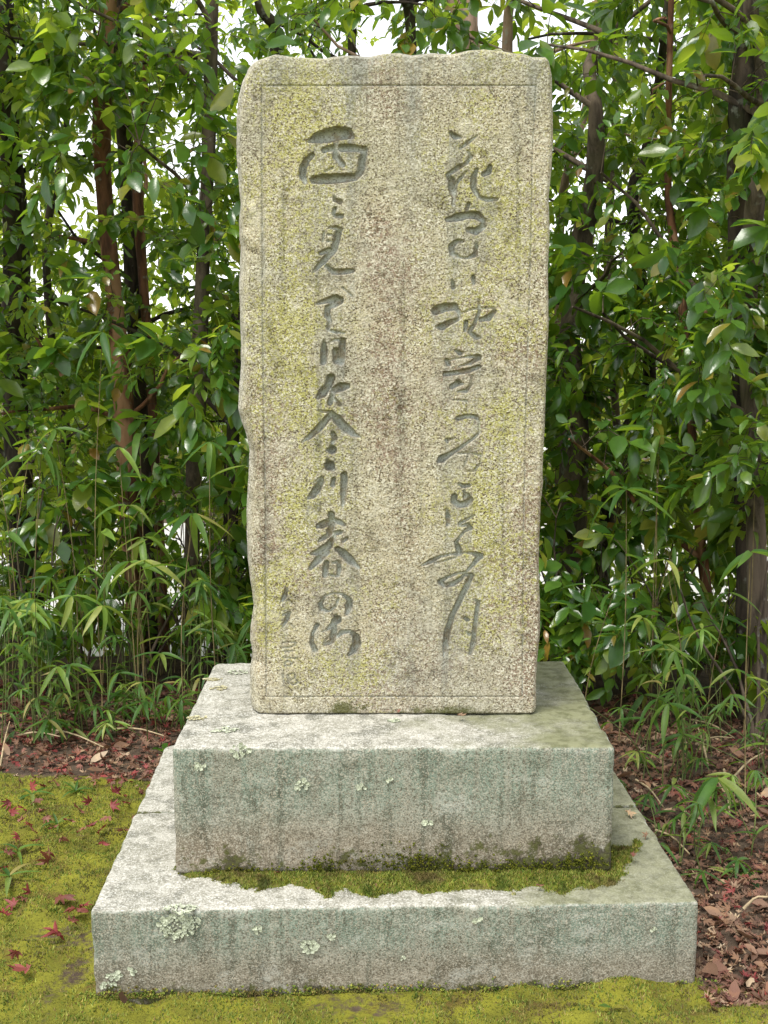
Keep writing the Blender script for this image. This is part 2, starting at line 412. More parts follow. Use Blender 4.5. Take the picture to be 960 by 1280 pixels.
def block_material(name, z0, z1, warm=.5, topgreen=0.0):
    """weathered granite: z0/z1 = foot and top of the block"""
    g = NG(name)
    h = z1 - z0
    sep = g.n('SeparateXYZ', {0: g.pos()})
    x, y, z = sep.outputs
    t = g.n('MapRange', {0: z, 1: z0, 2: z1}).outputs[0]
    nb = g.noise(4, 4, .6)
    streak = g.noise(1.0, 4, .65, vec=g.pos((26, 26, 2.6)))
    c = g.mix((.27, .262, .21), (.21, .205, .165), g.ramp(nb, .35, .68))
    alg = g.math('MULTIPLY', g.ramp(g.math('ADD', t, g.math('MULTIPLY', nb, .7)), .55, 1.05), g.ramp(streak, .38, .62, .25, 1.0))
    c = g.mix(c, (.20, .275, .22), g.math('MULTIPLY', alg, .85))
    lowm = g.ramp(g.math('ADD', t, g.math('MULTIPLY', g.noise(9, 4, .65), -.5)), .28, -.14)
    c = g.mix(c, (.22, .17, .115), g.math('MULTIPLY', lowm, warm))
    dk = g.ramp(streak, .53, .66)
    c = g.mix(c, (.105, .11, .08), g.math('MULTIPLY', dk, .72))
    c = g.mix(c, g.mix(c, (.45, .46, .42), 1.0, 'MULTIPLY'), g.ramp(g.noise(13, 6, .72), .50, .66, 0, .75))
    c = g.mix(c, (.44, .45, .40), g.ramp(g.noise(10, 6, .72, vec=g.pos((1.0, 1.0, 1.7))), .54, .68, 0, .5))
    # mineral grains
    gr = g.math('ADD', g.math('MULTIPLY', g.noise(250, 2, .6), .65), g.math('MULTIPLY', g.noise(110, 2, .6), .35))
    c = g.mix(c, (.46, .44, .37), g.math('MULTIPLY', g.ramp(gr, .525, .59), g.ramp(nb, .35, .65, .4, .7)))
    c = g.mix(c, (.10, .085, .06), g.math('MULTIPLY', g.ramp(gr, .475, .42), g.ramp(nb, .35, .65, .8, .55)))
    c = g.mix(c, (.46, .40, .31), g.math('MULTIPLY', g.ramp(g.noise(300, 2, .6), .56, .63), .65))
    # bleached, lichen-crusted upper faces
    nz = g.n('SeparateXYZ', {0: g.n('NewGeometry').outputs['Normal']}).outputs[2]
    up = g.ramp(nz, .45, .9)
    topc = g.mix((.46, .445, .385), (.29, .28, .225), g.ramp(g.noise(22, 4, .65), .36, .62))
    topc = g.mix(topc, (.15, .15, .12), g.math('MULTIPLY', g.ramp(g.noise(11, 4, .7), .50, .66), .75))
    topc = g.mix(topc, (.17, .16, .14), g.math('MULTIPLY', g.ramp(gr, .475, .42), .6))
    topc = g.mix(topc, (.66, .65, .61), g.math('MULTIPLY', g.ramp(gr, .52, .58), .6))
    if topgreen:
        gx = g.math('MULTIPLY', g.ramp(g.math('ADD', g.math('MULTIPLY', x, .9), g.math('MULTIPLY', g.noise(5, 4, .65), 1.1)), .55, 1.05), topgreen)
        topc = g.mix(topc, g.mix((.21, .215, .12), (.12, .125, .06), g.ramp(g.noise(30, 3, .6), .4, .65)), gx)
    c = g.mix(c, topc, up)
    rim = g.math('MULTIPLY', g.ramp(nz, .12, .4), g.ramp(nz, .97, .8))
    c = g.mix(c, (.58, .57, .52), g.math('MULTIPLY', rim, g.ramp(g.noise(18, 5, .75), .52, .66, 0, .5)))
    # damp moss stain climbing from the foot
    ms = g.attr('moss')
    mm = g.ramp(g.math('ADD', ms, g.math('MULTIPLY', g.noise(15, 7, .74), 2.3)), 1.52, 1.74)
    c = g.mix(c, g.mix((.04, .035, .02), (.075, .080, .02), g.ramp(g.noise(60, 3), .4, .6)), g.math('MULTIPLY', mm, .9))
    b = g.bump(gr, .7, .004)
    b = g.bump(g.noise(40, 4, .65), .35, .006, b)
    return g.finish(g.principled(c, .9, b, .2))

def ground_material():
    g = NG('mossy_ground')
    ms = g.attr('moss')
    soil = g.mix((.115, .085, .06), (.065, .047, .035), g.ramp(g.noise(16, 5, .65), .35, .65))
    soil = g.mix(soil, (.22, .17, .12), g.math('MULTIPLY', g.ramp(g.noise(110, 3, .7), .58, .68), .6))
    n1 = g.noise(7, 4, .6)
    moss = g.mix((.14, .14, .022), (.24, .235, .03), g.ramp(n1, .35, .62))
    moss = g.mix(moss, (.12, .075, .03), g.math('MULTIPLY', g.ramp(g.noise(9, 5, .7), .52, .68), .8))
    moss = g.mix(moss, (.05, .055, .01), g.math('MULTIPLY', g.ramp(g.noise(160, 3, .7), .48, .36), .7))
    f = g.ramp(g.math('ADD', ms, g.math('MULTIPLY', g.math('SUBTRACT', g.noise(28, 5, .7), .5), 1.2)), .35, .62)
    c = g.mix(soil, moss, f)
    b = g.bump(g.noise(130, 4, .75), .8, .008)
    return g.finish(g.principled(c, .95, b, .1))

def bark(name, base, dark, moss=.25, peel=None):
    g = NG(name)
    v = g.pos((14, 14, 2.2))
    n1 = g.noise(1.6, 5, .65, vec=v, dist=.4)
    c = g.mix(dark, base, g.ramp(n1, .34, .62))
    c = g.mix(c, (.30, .31, .27), g.math('MULTIPLY', g.ramp(g.noise(13, 4, .6), .60, .70), .55))
    c = g.mix(c, (.05, .065, .02), g.math('MULTIPLY', g.ramp(g.noise(5, 4, .6), .5, .66), moss))
    if peel:
        c = g.mix(c, peel, g.ramp(g.noise(1.0, 3, .6, vec=g.pos((7, 7, 1.6))), .50, .58))
    return g.finish(g.principled(c, .9, g.bump(n1, .7, .012), .2))

M = {}
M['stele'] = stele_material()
M['ground'] = ground_material()
M['bark_grey'] = bark('grey_brown_bark', (.15, .115, .085), (.05, .038, .03))
M['bark_dark'] = bark('dark_damp_bark', (.07, .052, .04), (.018, .014, .012), .35)
M['bark_red'] = bark('reddish_peeling_bark', (.22, .10, .055), (.08, .040, .026), .15, (.38, .21, .12))
M['bark_tan'] = bark('pale_tan_bark', (.38, .26, .19), (.22, .15, .11), .1)
M['twig'] = plain('brown_twig', (.075, .055, .035), .85, .4, 60)
M['leaf'] = leaf_material('broad_evergreen_leaf', [(0, (.020, .064, .014)), (.40, (.042, .108, .020)), (.75, (.072, .155, .026)), (.92, (.14, .20, .035)), (.975, (.20, .17, .03)), (1, (.26, .12, .035))], (.42, .64, .03), .25, .38, .7, .5)
M['leaf_light'] = leaf_material('bright_yellow_green_leaf', [(0, (.060, .140, .022)), (.5, (.105, .20, .03)), (.9, (.19, .25, .04)), (1, (.32, .26, .05))], (.66, .80, .06), .32, .58, .5, .3)
M['bamboo'] = leaf_material('dwarf_bamboo_leaf', [(0, (.034, .095, .020)), (.5, (.058, .138, .026)), (.85, (.11, .19, .035)), (.96, (.20, .24, .06)), (1, (.36, .29, .11))], (.30, .48, .04), .48, .38, .35)
M['bamboo_pale'] = leaf_material('yellow_green_bamboo_leaf', [(0, (.12, .23, .04)), (.6, (.18, .29, .05)), (1, (.30, .33, .09))], (.35, .48, .06), .42, .38, .4)
M['culm'] = plain('straw_coloured_culm', (.20, .155, .07), .6, .45, 25)
M['culm_green'] = plain('green_culm', (.12, .15, .045), .5, .4, 20)
M['straw'] = plain('dead_straw', (.42, .33, .20), .75, .3, 30)
M['maple'] = leaf_material('fallen_red_maple_leaf', [(0, (.15, .025, .025)), (.35, (.24, .05, .048)), (.6, (.17, .06, .042)), (.85, (.25, .11, .075)), (1, (.11, .035, .03))], (.4, .06, .04), .55, .12, .35)
M['dry'] = leaf_material('dry_brown_leaf', [(0, (.08, .045, .032)), (.25, (.14, .080, .054)), (.5, (.22, .13, .085)), (.7, (.165, .072, .056)), (.86, (.27, .18, .12)), (.965, (.38, .27, .18)), (1, (.52, .42, .30))], (.3, .15, .06), .7, .15, .25)
M['moss'] = leaf_material('moss_frond', [(0, (.11, .18, .03)), (.35, (.20, .26, .045)), (.65, (.34, .37, .08)), (.85, (.36, .29, .09)), (1, (.18, .11, .05))], (.36, .38, .05), .7, .25, .2, 0.0, (.16, .11, .05))
M['moss_dark'] = leaf_material('deep_green_moss', [(0, (.07, .085, .012)), (.5, (.12, .14, .016)), (1, (.19, .19, .022))], (.2, .25, .02), .7, .25, .2, 0.0, (.10, .085, .025))
M['lichen'] = plain('grey_green_lichen', (.46, .49, .37), .9, .3, 110)
M['lichen_yellow'] = plain('yellowish_crust_lichen', (.46, .43, .27), .9, .25, 90)
M['road'] = plain('pale_concrete', (.50, .49, .46), .9, .08, 3)
M['rail'] = plain('white_painted_metal', (.80, .80, .78), .5, .05, 5)
# ------------------------------------------------------------------ ground, road
def ground_z(x, y):
    x = np.asarray(x, float); y = np.asarray(y, float)
    p = np.stack([x, y, np.zeros_like(x)], -1)
    near = np.clip(1.5 - np.hypot(x, y - 1) / 12, 0, 1)
    z = fbm(p, .9, 3) * .035 * near + fbm(p, 5, 3) * .010 * near
    z = z + .03 * sstep(.2, 1.4, y) * near - .016 - .014 * sstep(.25, -.05, y) - .008 * sstep(-.3, -.8, x) * sstep(.9, .0, y)
    z = z + .035 * sstep(.25, 1.1, x) * sstep(.9, -.6, y)         # a little higher at the right of the slab
    bank = sstep(2.9, 4.2, y)
    z = z * (1 - bank) - .52 * bank
    return z

def axis(lo, hi, step, far):
    a = list(np.arange(lo, hi + 1e-6, step))
    s, v = step, hi
    while v < far:
        s *= 1.35; v += s; a.append(v)
    s, v = step, lo
    while v > -far:
        s *= 1.35; v -= s; a.insert(0, v)
    return np.array(a)

def moss_amount(x, y):
    p = np.stack([x, y, np.zeros_like(x)], -1)
    w = fbm(p, 2.2, 4) * .22
    m = sstep(1.34, 1.12, y + w + .25 * (x + .78)) * sstep(-.45, -.62, x + 0 * y)
    m = np.maximum(m, sstep(.22, .10, y + w * .3))
    m = m * (1 - sstep(.72, .76, x) * sstep(-.02, .10, y + w * .5))
    soil = np.exp(-((x + .80 - .22 * (y + .1)) / .055) ** 2 - ((y - .02) / .24) ** 2)
    soil3 = sstep(.18, .42, fbm(p + 60, 3.2, 4)) * sstep(.1, -.1, y - .9)
    soil2 = np.exp(-((x + .86) / .12) ** 2 - ((y + .34) / .07) ** 2)
    return np.clip(m - .95 * soil * (1 + 1.2 * w / .22) - .35 * soil2 - .45 * soil3, 0, 1)

def moss_bump(x, y):
    p = np.stack([x, y, np.zeros_like(x)], -1)
    return np.abs(fbm(p + 3, 9, 2)) * .036 + fbm(p, 28, 3) * .008 + .002

gx = axis(-2.0, 2.0, .022, 400)
gy = axis(-.9, 2.6, .022, 400)
GX, GY = np.meshgrid(gx, gy)
gv = np.stack([GX.ravel(), GY.ravel(), ground_z(GX.ravel(), GY.ravel())], -1)
gm = moss_amount(gv[:, 0], gv[:, 1])
gv[:, 2] += gm * moss_bump(gv[:, 0], gv[:, 1])
nx_, ny_ = len(gx), len(gy)
I = (np.arange(ny_ - 1)[:, None] * nx_ + np.arange(nx_ - 1)[None]).ravel()
ground = obj('ground', mesh_from('ground', gv, np.stack([I, I + 1, I + nx_ + 1, I + nx_], -1), None, M['ground'], True, {'moss': gm}), kind='structure')

rb = MB()
xs = np.linspace(-60, 60, 61)
for y0, y1 in ((4.6, 10.5),):
    V = np.array([[x, y, -.515 + .004 * math.sin(x * .7)] for y in (y0, 6.5, 8.5, y1) for x in xs])
    Q = [(r * 61 + c, r * 61 + c + 1, (r + 1) * 61 + c + 1, (r + 1) * 61 + c) for r in range(3) for c in range(60)]
    rb.add(V, Q)
road = obj('road', rb.build('road', M['road']), kind='structure')
# raise the road clear of the ground sheet
road.location.z = .012

# ------------------------------------------------------------------ the inscribed stele
ST_Y, ST_Z, ST_T = .441, .525, .285
NX, NZ = 386, 860

def interp_pts(pts, key, val, q):
    a = sorted((p[key], p[val]) for p in pts)
    return np.interp(q, [k for k, _ in a], [v for _, v in a])

S, T = np.meshgrid(np.linspace(0, 1, NX), np.linspace(0, 1, NZ))
Zn = T * 1.655
L = interp_pts(LEFT, 1, 0, Zn); Rr = interp_pts(RIGHT, 1, 0, Zn)
X = L + (Rr - L) * S
TOPZ = interp_pts(TOP, 0, 1, X)
Z = T * TOPZ
pp = np.stack([X.ravel(), np.zeros(X.size), Z.ravel()], -1)
x, z = pp[:, 0], pp[:, 2]
dl = x - L.ravel(); dr = Rr.ravel() - x; dt = TOPZ.ravel() - z
wn_ = fbm(pp, 9, 3)
wl = .026 + .016 * fbm(pp * [0, 0, 1], 7, 3) + .006 * wn_
dep = .05 * np.clip(1 - dl / np.maximum(wl, .008), 0, 1) ** 1.6
wr = .010 + .004 * wn_
dep += .016 * np.clip(1 - dr / wr, 0, 1) ** 1.8
wt = .012 + .007 * wn_
dep += .022 * np.clip(1 - dt / wt, 0, 1) ** 1.8
dep += .008 * np.clip(1 - z / .006, 0, 1) ** 2
edge = np.clip(1 - dl / .05, 0, 1) + .6 * np.clip(1 - dr / .025, 0, 1) + .6 * np.clip(1 - dt / .03, 0, 1)
dep += edge * (fbm(pp, 28, 4) * .007)
chip = 1 - np.abs(fbm(pp + 9, 11, 3)) * 2.2
dep += np.clip(1 - dl / .06, 0, 1) ** 1.2 * np.clip(chip, 0, 1) * .014 + np.clip(1 - dt / .03, 0, 1) * np.clip(chip, 0, 1) * .008
dep += fbm(pp, 6, 4) * .0022 + fbm(pp, 60, 3) * .0010

carve = np.zeros(len(pp)); cid = np.full(len(pp), -1)
wob = fbm(pp, 110, 2) * .0011
Xg, Zg = X, Z
for ci, strokes in enumerate(CHARS + [None]):
    if strokes is None:
        segs = [(BORDER[k][0], BORDER[k][1], .0014, BORDER[k + 1][0], BORDER[k + 1][1], .0014) for k in range(len(BORDER) - 1)]
    else:
        segs = []
        for s in strokes:
            P = [(s[k] / 1000, s[k + 1] / 1000, max(s[k + 2] / 1000, .0022)) for k in range(0, len(s), 3)]
            segs += [(*P[k], *P[k + 1]) for k in range(len(P) - 1)]
    best = np.zeros(len(pp))
    for ax_, az_, ra, bx_, bz_, rb_ in segs:
        m = max(ra, rb_) + .004
        k = np.where((x > min(ax_, bx_) - m) & (x < max(ax_, bx_) + m) & (z > min(az_, bz_) - m) & (z < max(az_, bz_) + m))[0]
        if not len(k):
            continue
        ux, uz = bx_ - ax_, bz_ - az_
        tt = np.clip(((x[k] - ax_) * ux + (z[k] - az_) * uz) / (ux * ux + uz * uz + 1e-9), 0, 1)
        r = ra + (rb_ - ra) * tt
        q = r - np.hypot(x[k] - ax_ - ux * tt, z[k] - az_ - uz * tt) + wob[k]
        if strokes is None:
            d = .0042 * sstep(-.0012, .0016, q)
        else:
            d = np.minimum(.030, 2.2 * r * np.clip(r / .0042, .75, 1)) * (1 - (1 - np.clip((q + .0006) / (r + .0006), 0, 1)) ** 2) ** .42
        best[k] = np.maximum(best[k], d)
    hit = best > carve
    cid[hit & (best > .0004)] = ci
    carve = np.maximum(carve, best)

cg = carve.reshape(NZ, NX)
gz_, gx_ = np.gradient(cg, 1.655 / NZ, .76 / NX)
wall_shade = sstep(.7, 2.2, np.hypot(gx_, gz_)).ravel() * (carve < .85 * np.maximum(carve, .004).max()) * (cid < len(CHARS))

# patina: where the stone is stained, lichened, streaked
wx_ = fbm(pp + 77, 4, 4) * .11
def blob(cx, cz, sx, sz):
    return np.exp(-((x + (wx_ if sx > .03 else wx_ * .1) - cx) / sx) ** 2 - ((z - cz) / sz) ** 2)
n3 = fbm(pp, 5, 4)
n4 = fbm(pp + 31, 9, 4)
pink = (.6 * blob(.02, .95, .045, .40) + .4 * blob(.05, .5, .09, .25) + .95 * blob(.385, .36, .035, .28) + .6 * blob(.30, .40, .08, .15) + .5 * blob(.21, .72, .05, .08)
        + .7 * blob(-.335, .45, .035, .4) + .25 * blob(.35, .85, .06, .3) + .35 * blob(.12, .12, .25, .12) + .3)
pink = np.clip(pink + n3 * .9 - .2, 0, 1)
yellow = (.9 * blob(-.27, .36, .06, .22) + .75 * blob(-.22, .95, .10, .55) + .75 * blob(.29, .62, .07, .30) + .6 * blob(.26, 1.2, .12, .3) + .5 * blob(-.22, 1.45, .10, .2) + .5 * blob(-.1, .1, .12, .08) + .22)
yellow = np.clip(.85 * yellow + n4 * .8, 0, 1)
under = np.zeros(len(pp))
cc = (carve.reshape(NZ, NX) > .006).astype(float)
run = np.zeros(NX)
for j in range(NZ - 1, -1, -1):                       # rain washes down from the carved strokes
    run = np.maximum(run * .982, cc[j])
    under[j * NX:(j + 1) * NX] = run
drip = .5 * under + 1.2 * blob(.07, 1.62, .022, .24) + 1.0 * blob(-.085, 1.64, .014, .30) + .8 * blob(-.06, 1.66, .03, .08) + .7 * blob(.0, 1.66, .4, .07) + .5 * blob(.22, 1.62, .05, .06) + .55 * blob(.37, 1.58, .05, .10) + .45 * blob(.10, .17, .10, .14) + .4 * blob(-.3, 1.6, .05, .05) + .55 * blob(-.30, 1.0, .006, .6)
drip = np.clip(drip * (1 + .9 * fbm(pp * [1, 1, .25], 30, 3)), 0, 1)
moss_s = np.clip(.62 * blob(-.085, .02, .06, .03) + .5 * blob(.17, .012, .09, .02) + .35 * np.exp(-z / .02), 0, 1)
side_a = np.clip(1 - dl / .022, 0, 1) * np.clip(.5 + z / 1.2, 0, 1)

stele = thing('inscribed_stele', 'tall weathered stone stele carved with two columns of cursive characters', 'stone monument', (0, ST_Y, ST_Z))
V = np.stack([x, dep + carve, z], -1)
J = (np.arange(NZ - 1)[:, None] * NX + np.arange(NX - 1)[None]).ravel()
Q = np.stack([J, J + 1, J + NX + 1, J + NX], -1)
# back and flanks: the outline pushed back in rings, with a hewn surface
loop = np.concatenate([np.arange(NX), np.arange(1, NZ) * NX + NX - 1, (NZ - 1) * NX + np.arange(NX - 2, -1, -1), np.arange(NZ - 2, 0, -1) * NX])
ctr = np.array([.025, 0, .83])
base = V[loop]
rings, prev, RQ = [], loop, []
nl = len(loop)
nv = len(V)
ks = list(np.linspace(.05, 1, 14)) + [('c', .6), ('c', .15)]
extra = []
for r_i, k in enumerate(ks):
    if isinstance(k, tuple):
        P = ctr + (base - ctr) * k[1]
        P[:, 1] = ST_T
    else:
        P = base.copy()
        P[:, 1] = base[:, 1] + (ST_T - base[:, 1]) * k
        nn = fbm(P, 12, 4) * .012 + fbm(P, 45, 3) * .004
        d = np.stack([np.sign(P[:, 0] - .025) * (abs(P[:, 0] - .025) > .33), 0 * P[:, 0], (P[:, 2] > 1.62) * 1.0], -1)
        P -= d * (.010 * k + np.abs(nn))[:, None] * min(1, k * 4)
        P[:, 2] = np.maximum(P[:, 2], 0)
    cur = nv + r_i * nl + np.arange(nl)
    RQ.append(np.stack([np.roll(prev, -1), prev, cur, np.roll(cur, -1)], -1))
    extra.append(P)
    prev = cur
Vall = np.vstack([V] + extra)
Qall = np.vstack([Q] + RQ)
ne = len(Vall) - nv
z0 = np.zeros(ne)
eP = Vall[nv:]
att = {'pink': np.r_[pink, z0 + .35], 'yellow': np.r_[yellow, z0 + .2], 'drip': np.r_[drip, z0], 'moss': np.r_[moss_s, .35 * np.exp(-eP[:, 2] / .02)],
       'wall_shade': np.r_[wall_shade, z0], 'carve': np.r_[sstep(.0008, .006, carve), z0], 'side': np.r_[side_a, z0 + .6]}
a, b, c_, d_ = (Vall[Qall[:, k]] for k in range(4))
fn = np.cross(c_ - a, d_ - b)
vn = np.zeros_like(Vall)
for k in range(4):
    np.add.at(vn, Qall[:, k], fn)
vn /= np.linalg.norm(vn, axis=1)[:, None] + 1e-12
fid = np.full(len(Qall), -1)
qc = cid[Q]
fid[:len(Q)] = qc.max(axis=1)

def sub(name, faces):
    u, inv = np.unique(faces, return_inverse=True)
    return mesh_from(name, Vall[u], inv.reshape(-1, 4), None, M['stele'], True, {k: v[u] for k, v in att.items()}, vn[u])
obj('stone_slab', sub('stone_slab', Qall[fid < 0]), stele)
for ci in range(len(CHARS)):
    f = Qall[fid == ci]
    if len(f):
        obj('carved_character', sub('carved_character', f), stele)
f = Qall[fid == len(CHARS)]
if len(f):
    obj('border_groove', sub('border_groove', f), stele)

# ------------------------------------------------------------------ plinth stones
def rough_block(sx, sy, sz, res=.009, rad=.010, seed=0.0, amp=.0035):
    """a hewn block, x centred, y from 0, z from 0"""
    n = [max(2, int(s / res)) for s in (sx, sy, sz)]
    h = np.array([sx, sy, sz]) / 2
    vs_, qs, base_n = [], [], 0
    for ax in range(3):
        u, w = [k for k in range(3) if k != ax]
        for sg in (-1, 1):
            A, B = np.meshgrid(np.linspace(-1, 1, n[u] + 1), np.linspace(-1, 1, n[w] + 1))
            P = np.zeros((A.size, 3))
            P[:, u] = A.ravel() * h[u]; P[:, w] = B.ravel() * h[w]; P[:, ax] = sg * h[ax]
            k = (np.arange(n[w])[:, None] * (n[u] + 1) + np.arange(n[u])[None]).ravel()
            q = np.stack([k, k + 1, k + n[u] + 2, k + n[u] + 1], -1)
            flip = (sg > 0) == (ax == 1)
            qs.append((q[:, ::-1] if flip else q) + base_n)
            vs_.append(P); base_n += len(P)
    P = np.vstack(vs_); Qb = np.vstack(qs)
    key = np.round(P * 1e5).astype(np.int64)
    _, fi, inv = np.unique(key, axis=0, return_index=True, return_inverse=True)
    inv = inv.ravel()
    P = P[fi]; Qb = inv[Qb]
    rr = rad * (1 + .9 * fbm(P + seed, 9, 3)) + .050 * np.clip(fbm(P + seed + 40, 8, 3) - .20, 0, 1)
    rr = np.maximum(rr, .003)[:, None]
    inner = np.clip(P, -h + rr, h - rr)
    d = P - inner
    ln = np.linalg.norm(d, axis=1)[:, None]
    nrm = d / np.maximum(ln, 1e-9)
    P2 = inner + nrm * rr
    P2 -= nrm * (np.abs(fbm(P + seed, 11, 4)) * amp * 2 + fbm(P + seed, 70, 3) * amp * .5)[:, None]
    P2[:, 1] += h[1]; P2[:, 2] += h[2]
    return P2, Qb

UB = dict(x=(at(217, 935, .187).x + at(768, 933, .187).x) / 2, w=1.070, y=.187, d=.784, z=.201, h=.324)
M['upper'] = block_material('grey_green_granite', UB['z'], UB['z'] + UB['h'], .7, .95)
M['lower'] = block_material('pale_weathered_granite', 0.0, .201, .45, .75)

v, q = rough_block(UB['w'], UB['d'], UB['h'], seed=3.1, rad=.011)
mo = np.clip(1 - v[:, 2] / .15, 0, 1) * (.40 + .25 * np.clip((v[:, 0] + .25) * 2, 0, 1)) * (v[:, 1] < .5)
mo += .30 * np.clip((v[:, 0] - .1) * 2.2, 0, 1) * np.clip(1 - v[:, 2] / .14, 0, 1)
upper = thing('pedestal_block', 'upper grey-green granite pedestal block directly under the stele', 'stone block', (UB['x'], UB['y'], UB['z']))
upper.rotation_euler.z = R(.5)
obj('block_body', mesh_from('block_body', v, q, None, M['upper'], True, {'moss': mo}), upper)

LB = dict(x=(at(118, 1145, 0).x + at(873, 1130, 0).x) / 2 + .003, w=1.410, y=0.0, z=0.0, h=.2)
lower = thing('base_slab', 'wide low granite base slab of two stones at the bottom of the monument', 'stone slab', (LB['x'], LB['y'] + .022, -.06))
lower.rotation_euler.z = R(1.9)
for k, (y0, dd, ww) in enumerate(((0, .585, LB['w']), (.588, .56, LB['w'] - .006))):
    v, q = rough_block(ww, dd, LB['h'] + .06, seed=8.7 + 5 * k, rad=.012)
    mo = .62 * np.clip(1 - (v[:, 2] - .045) / .05, 0, 1)
    mo = np.maximum(mo, .55 * np.exp(-((v[:, 1] - (dd if k == 0 else 0)) / .012) ** 2))
    v[:, 1] += y0
    obj('slab_stone', mesh_from('slab_stone', v, q, None, M['lower'], True, {'moss': mo}), lower)
# ------------------------------------------------------------------ leaf shapes (unit length along +Y, face up +Z)
def leaf_shape(sec, bend, fold, wave=0.0, twist=0.0, ph=0.0):
    """sec: (t, half width); returns verts, quads, tris"""
    v = [(0, 0, 0)]
    q, t = [], []
    inner = sec[1:-1]
    for k, (tt, w) in enumerate(inner):
        zc = -bend * tt * tt
        yy = tt - .25 * bend * tt * tt
        tw = twist * tt
        for s in (-1, 0, 1):
            zz = zc + abs(s) * fold * w + s * tw * w + wave * abs(s) * math.sin(tt * 9 + s + ph)
            v.append((s * w, yy, zz))
    v.append((twist * .05, sec[-1][0] - .25 * bend, -bend))
    n = len(inner)
    t += [(0, 2, 1), (0, 3, 2)]
    for k in range(n - 1):
        a = 1 + 3 * k
        q += [(a, a + 1, a + 4, a + 3), (a + 1, a + 2, a + 5, a + 4)]
    a = 1 + 3 * (n - 1); e = len(v) - 1
    t += [(a, a + 1, e), (a + 1, a + 2, e)]
    return np.array(v, float), q, t

BROAD = [(0, 0), (.20, .175), (.50, .27), (.80, .17), (1, 0)]
NARROW = [(0, 0), (.19, .12), (.50, .185), (.80, .105), (1, 0)]
BLADE = [(0, 0), (.10, .052), (.28, .072), (.50, .070), (.72, .050), (.89, .022), (1, 0)]
leaf_forms = [leaf_shape(BROAD, .14, .35, .012, .1, 0), leaf_shape(BROAD, .24, .2, .02, -.2, 2), leaf_shape(NARROW, .20, .45, .012, .15, 4), leaf_shape(BROAD, .05, .5, .015, 0, 1), leaf_shape(NARROW, .34, .3, .02, -.25, 3)]
blade_forms = [leaf_shape(BLADE, .18, .45, 0, .2), leaf_shape(BLADE, .42, .4, 0, -.3), leaf_shape(BLADE, .65, .35, .004, .3), leaf_shape(BLADE, .30, .5, .004, -.1)]

def maple_shape(seed):
    r = random.Random(seed)
    v = [(0, 0, .02)]
    n = 7
    an = [-2.25, -1.45, -.72, 0, .72, 1.45, 2.25]
    ln = [.35, .70, .92, 1.0, .92, .70, .35]
    out = []
    for k in range(n):
        a = an[k]
        if k:
            m = (an[k - 1] + a) / 2
            out.append((m, .34 + r.uniform(-.05, .05)))
        w = .16
        out.append((a - w, ln[k] * .62)); out.append((a, ln[k] * r.uniform(.85, 1.05))); out.append((a + w, ln[k] * .62))
    out.append((math.pi, .12))
    c1, c2 = r.uniform(-.9, 1.5), r.uniform(-.6, 1.0)
    for a, l in out:
        x_, y_ = math.sin(a) * l, math.cos(a) * l
        v.append((x_, y_, c1 * x_ * x_ + c2 * y_ * y_ + r.uniform(-.12, .16)))
    m = len(out)
    t = [(0, 1 + (k + 1) % m, 1 + k) for k in range(m)]
    return np.array(v) * .5, [], t

maple_forms = [maple_shape(s) for s in range(6)]
dry_forms = [leaf_shape(BROAD, -.35, .9, .05, .4, 1), leaf_shape(NARROW, .5, -.8, .05, -.5, 2), leaf_shape(BROAD, -.6, .3, .06, .6, 3), leaf_shape(NARROW, .25, 1.1, .03, .2, 5)]

def shared(name, forms, mat):
    out = []
    for v, q, t in forms:
        out.append(mesh_from(name, v, q, t, mat))
    return out

def frames(D, Nn):
    """orthonormal frames: rows of matrices with columns X, Y=dir, Z=normal"""
    D = D / np.linalg.norm(D, axis=1)[:, None]
    X_ = np.cross(D, Nn)
    X_ /= np.linalg.norm(X_, axis=1)[:, None] + 1e-9
    Z_ = np.cross(X_, D)
    return np.stack([X_, D, Z_], -1)

def scatter(forms, pos, F, size, form_id):
    """transform leaf templates into one big mesh (verts, quads, tris)"""
    mb = MB()
    for k, (v, q, t) in enumerate(forms):
        sel = np.where(form_id == k)[0]
        if not len(sel):
            continue
        W = np.einsum('nij,vj->nvi', F[sel] * size[sel][:, None, None], v) + pos[sel][:, None, :]
        off = (np.arange(len(sel)) * len(v))[:, None, None]
        mb.add(W.reshape(-1, 3), (np.asarray(q, int).reshape(1, -1, 4) + off).reshape(-1, 4) if len(q) else None, (np.asarray(t, int).reshape(1, -1, 3) + off).reshape(-1, 3) if len(t) else None)
    return mb

def place(name, me, parent, origin, pos, F, s):
    o = bpy.data.objects.new(name, me)
    m = Matrix([[F[0, 0] * s, F[0, 1] * s, F[0, 2] * s, pos[0] - origin[0]], [F[1, 0] * s, F[1, 1] * s, F[1, 2] * s, pos[1] - origin[1]], [F[2, 0] * s, F[2, 1] * s, F[2, 2] * s, pos[2] - origin[2]], [0, 0, 0, 1]])
    o.parent = parent
    o.matrix_local = m
    col.objects.link(o)
    return o

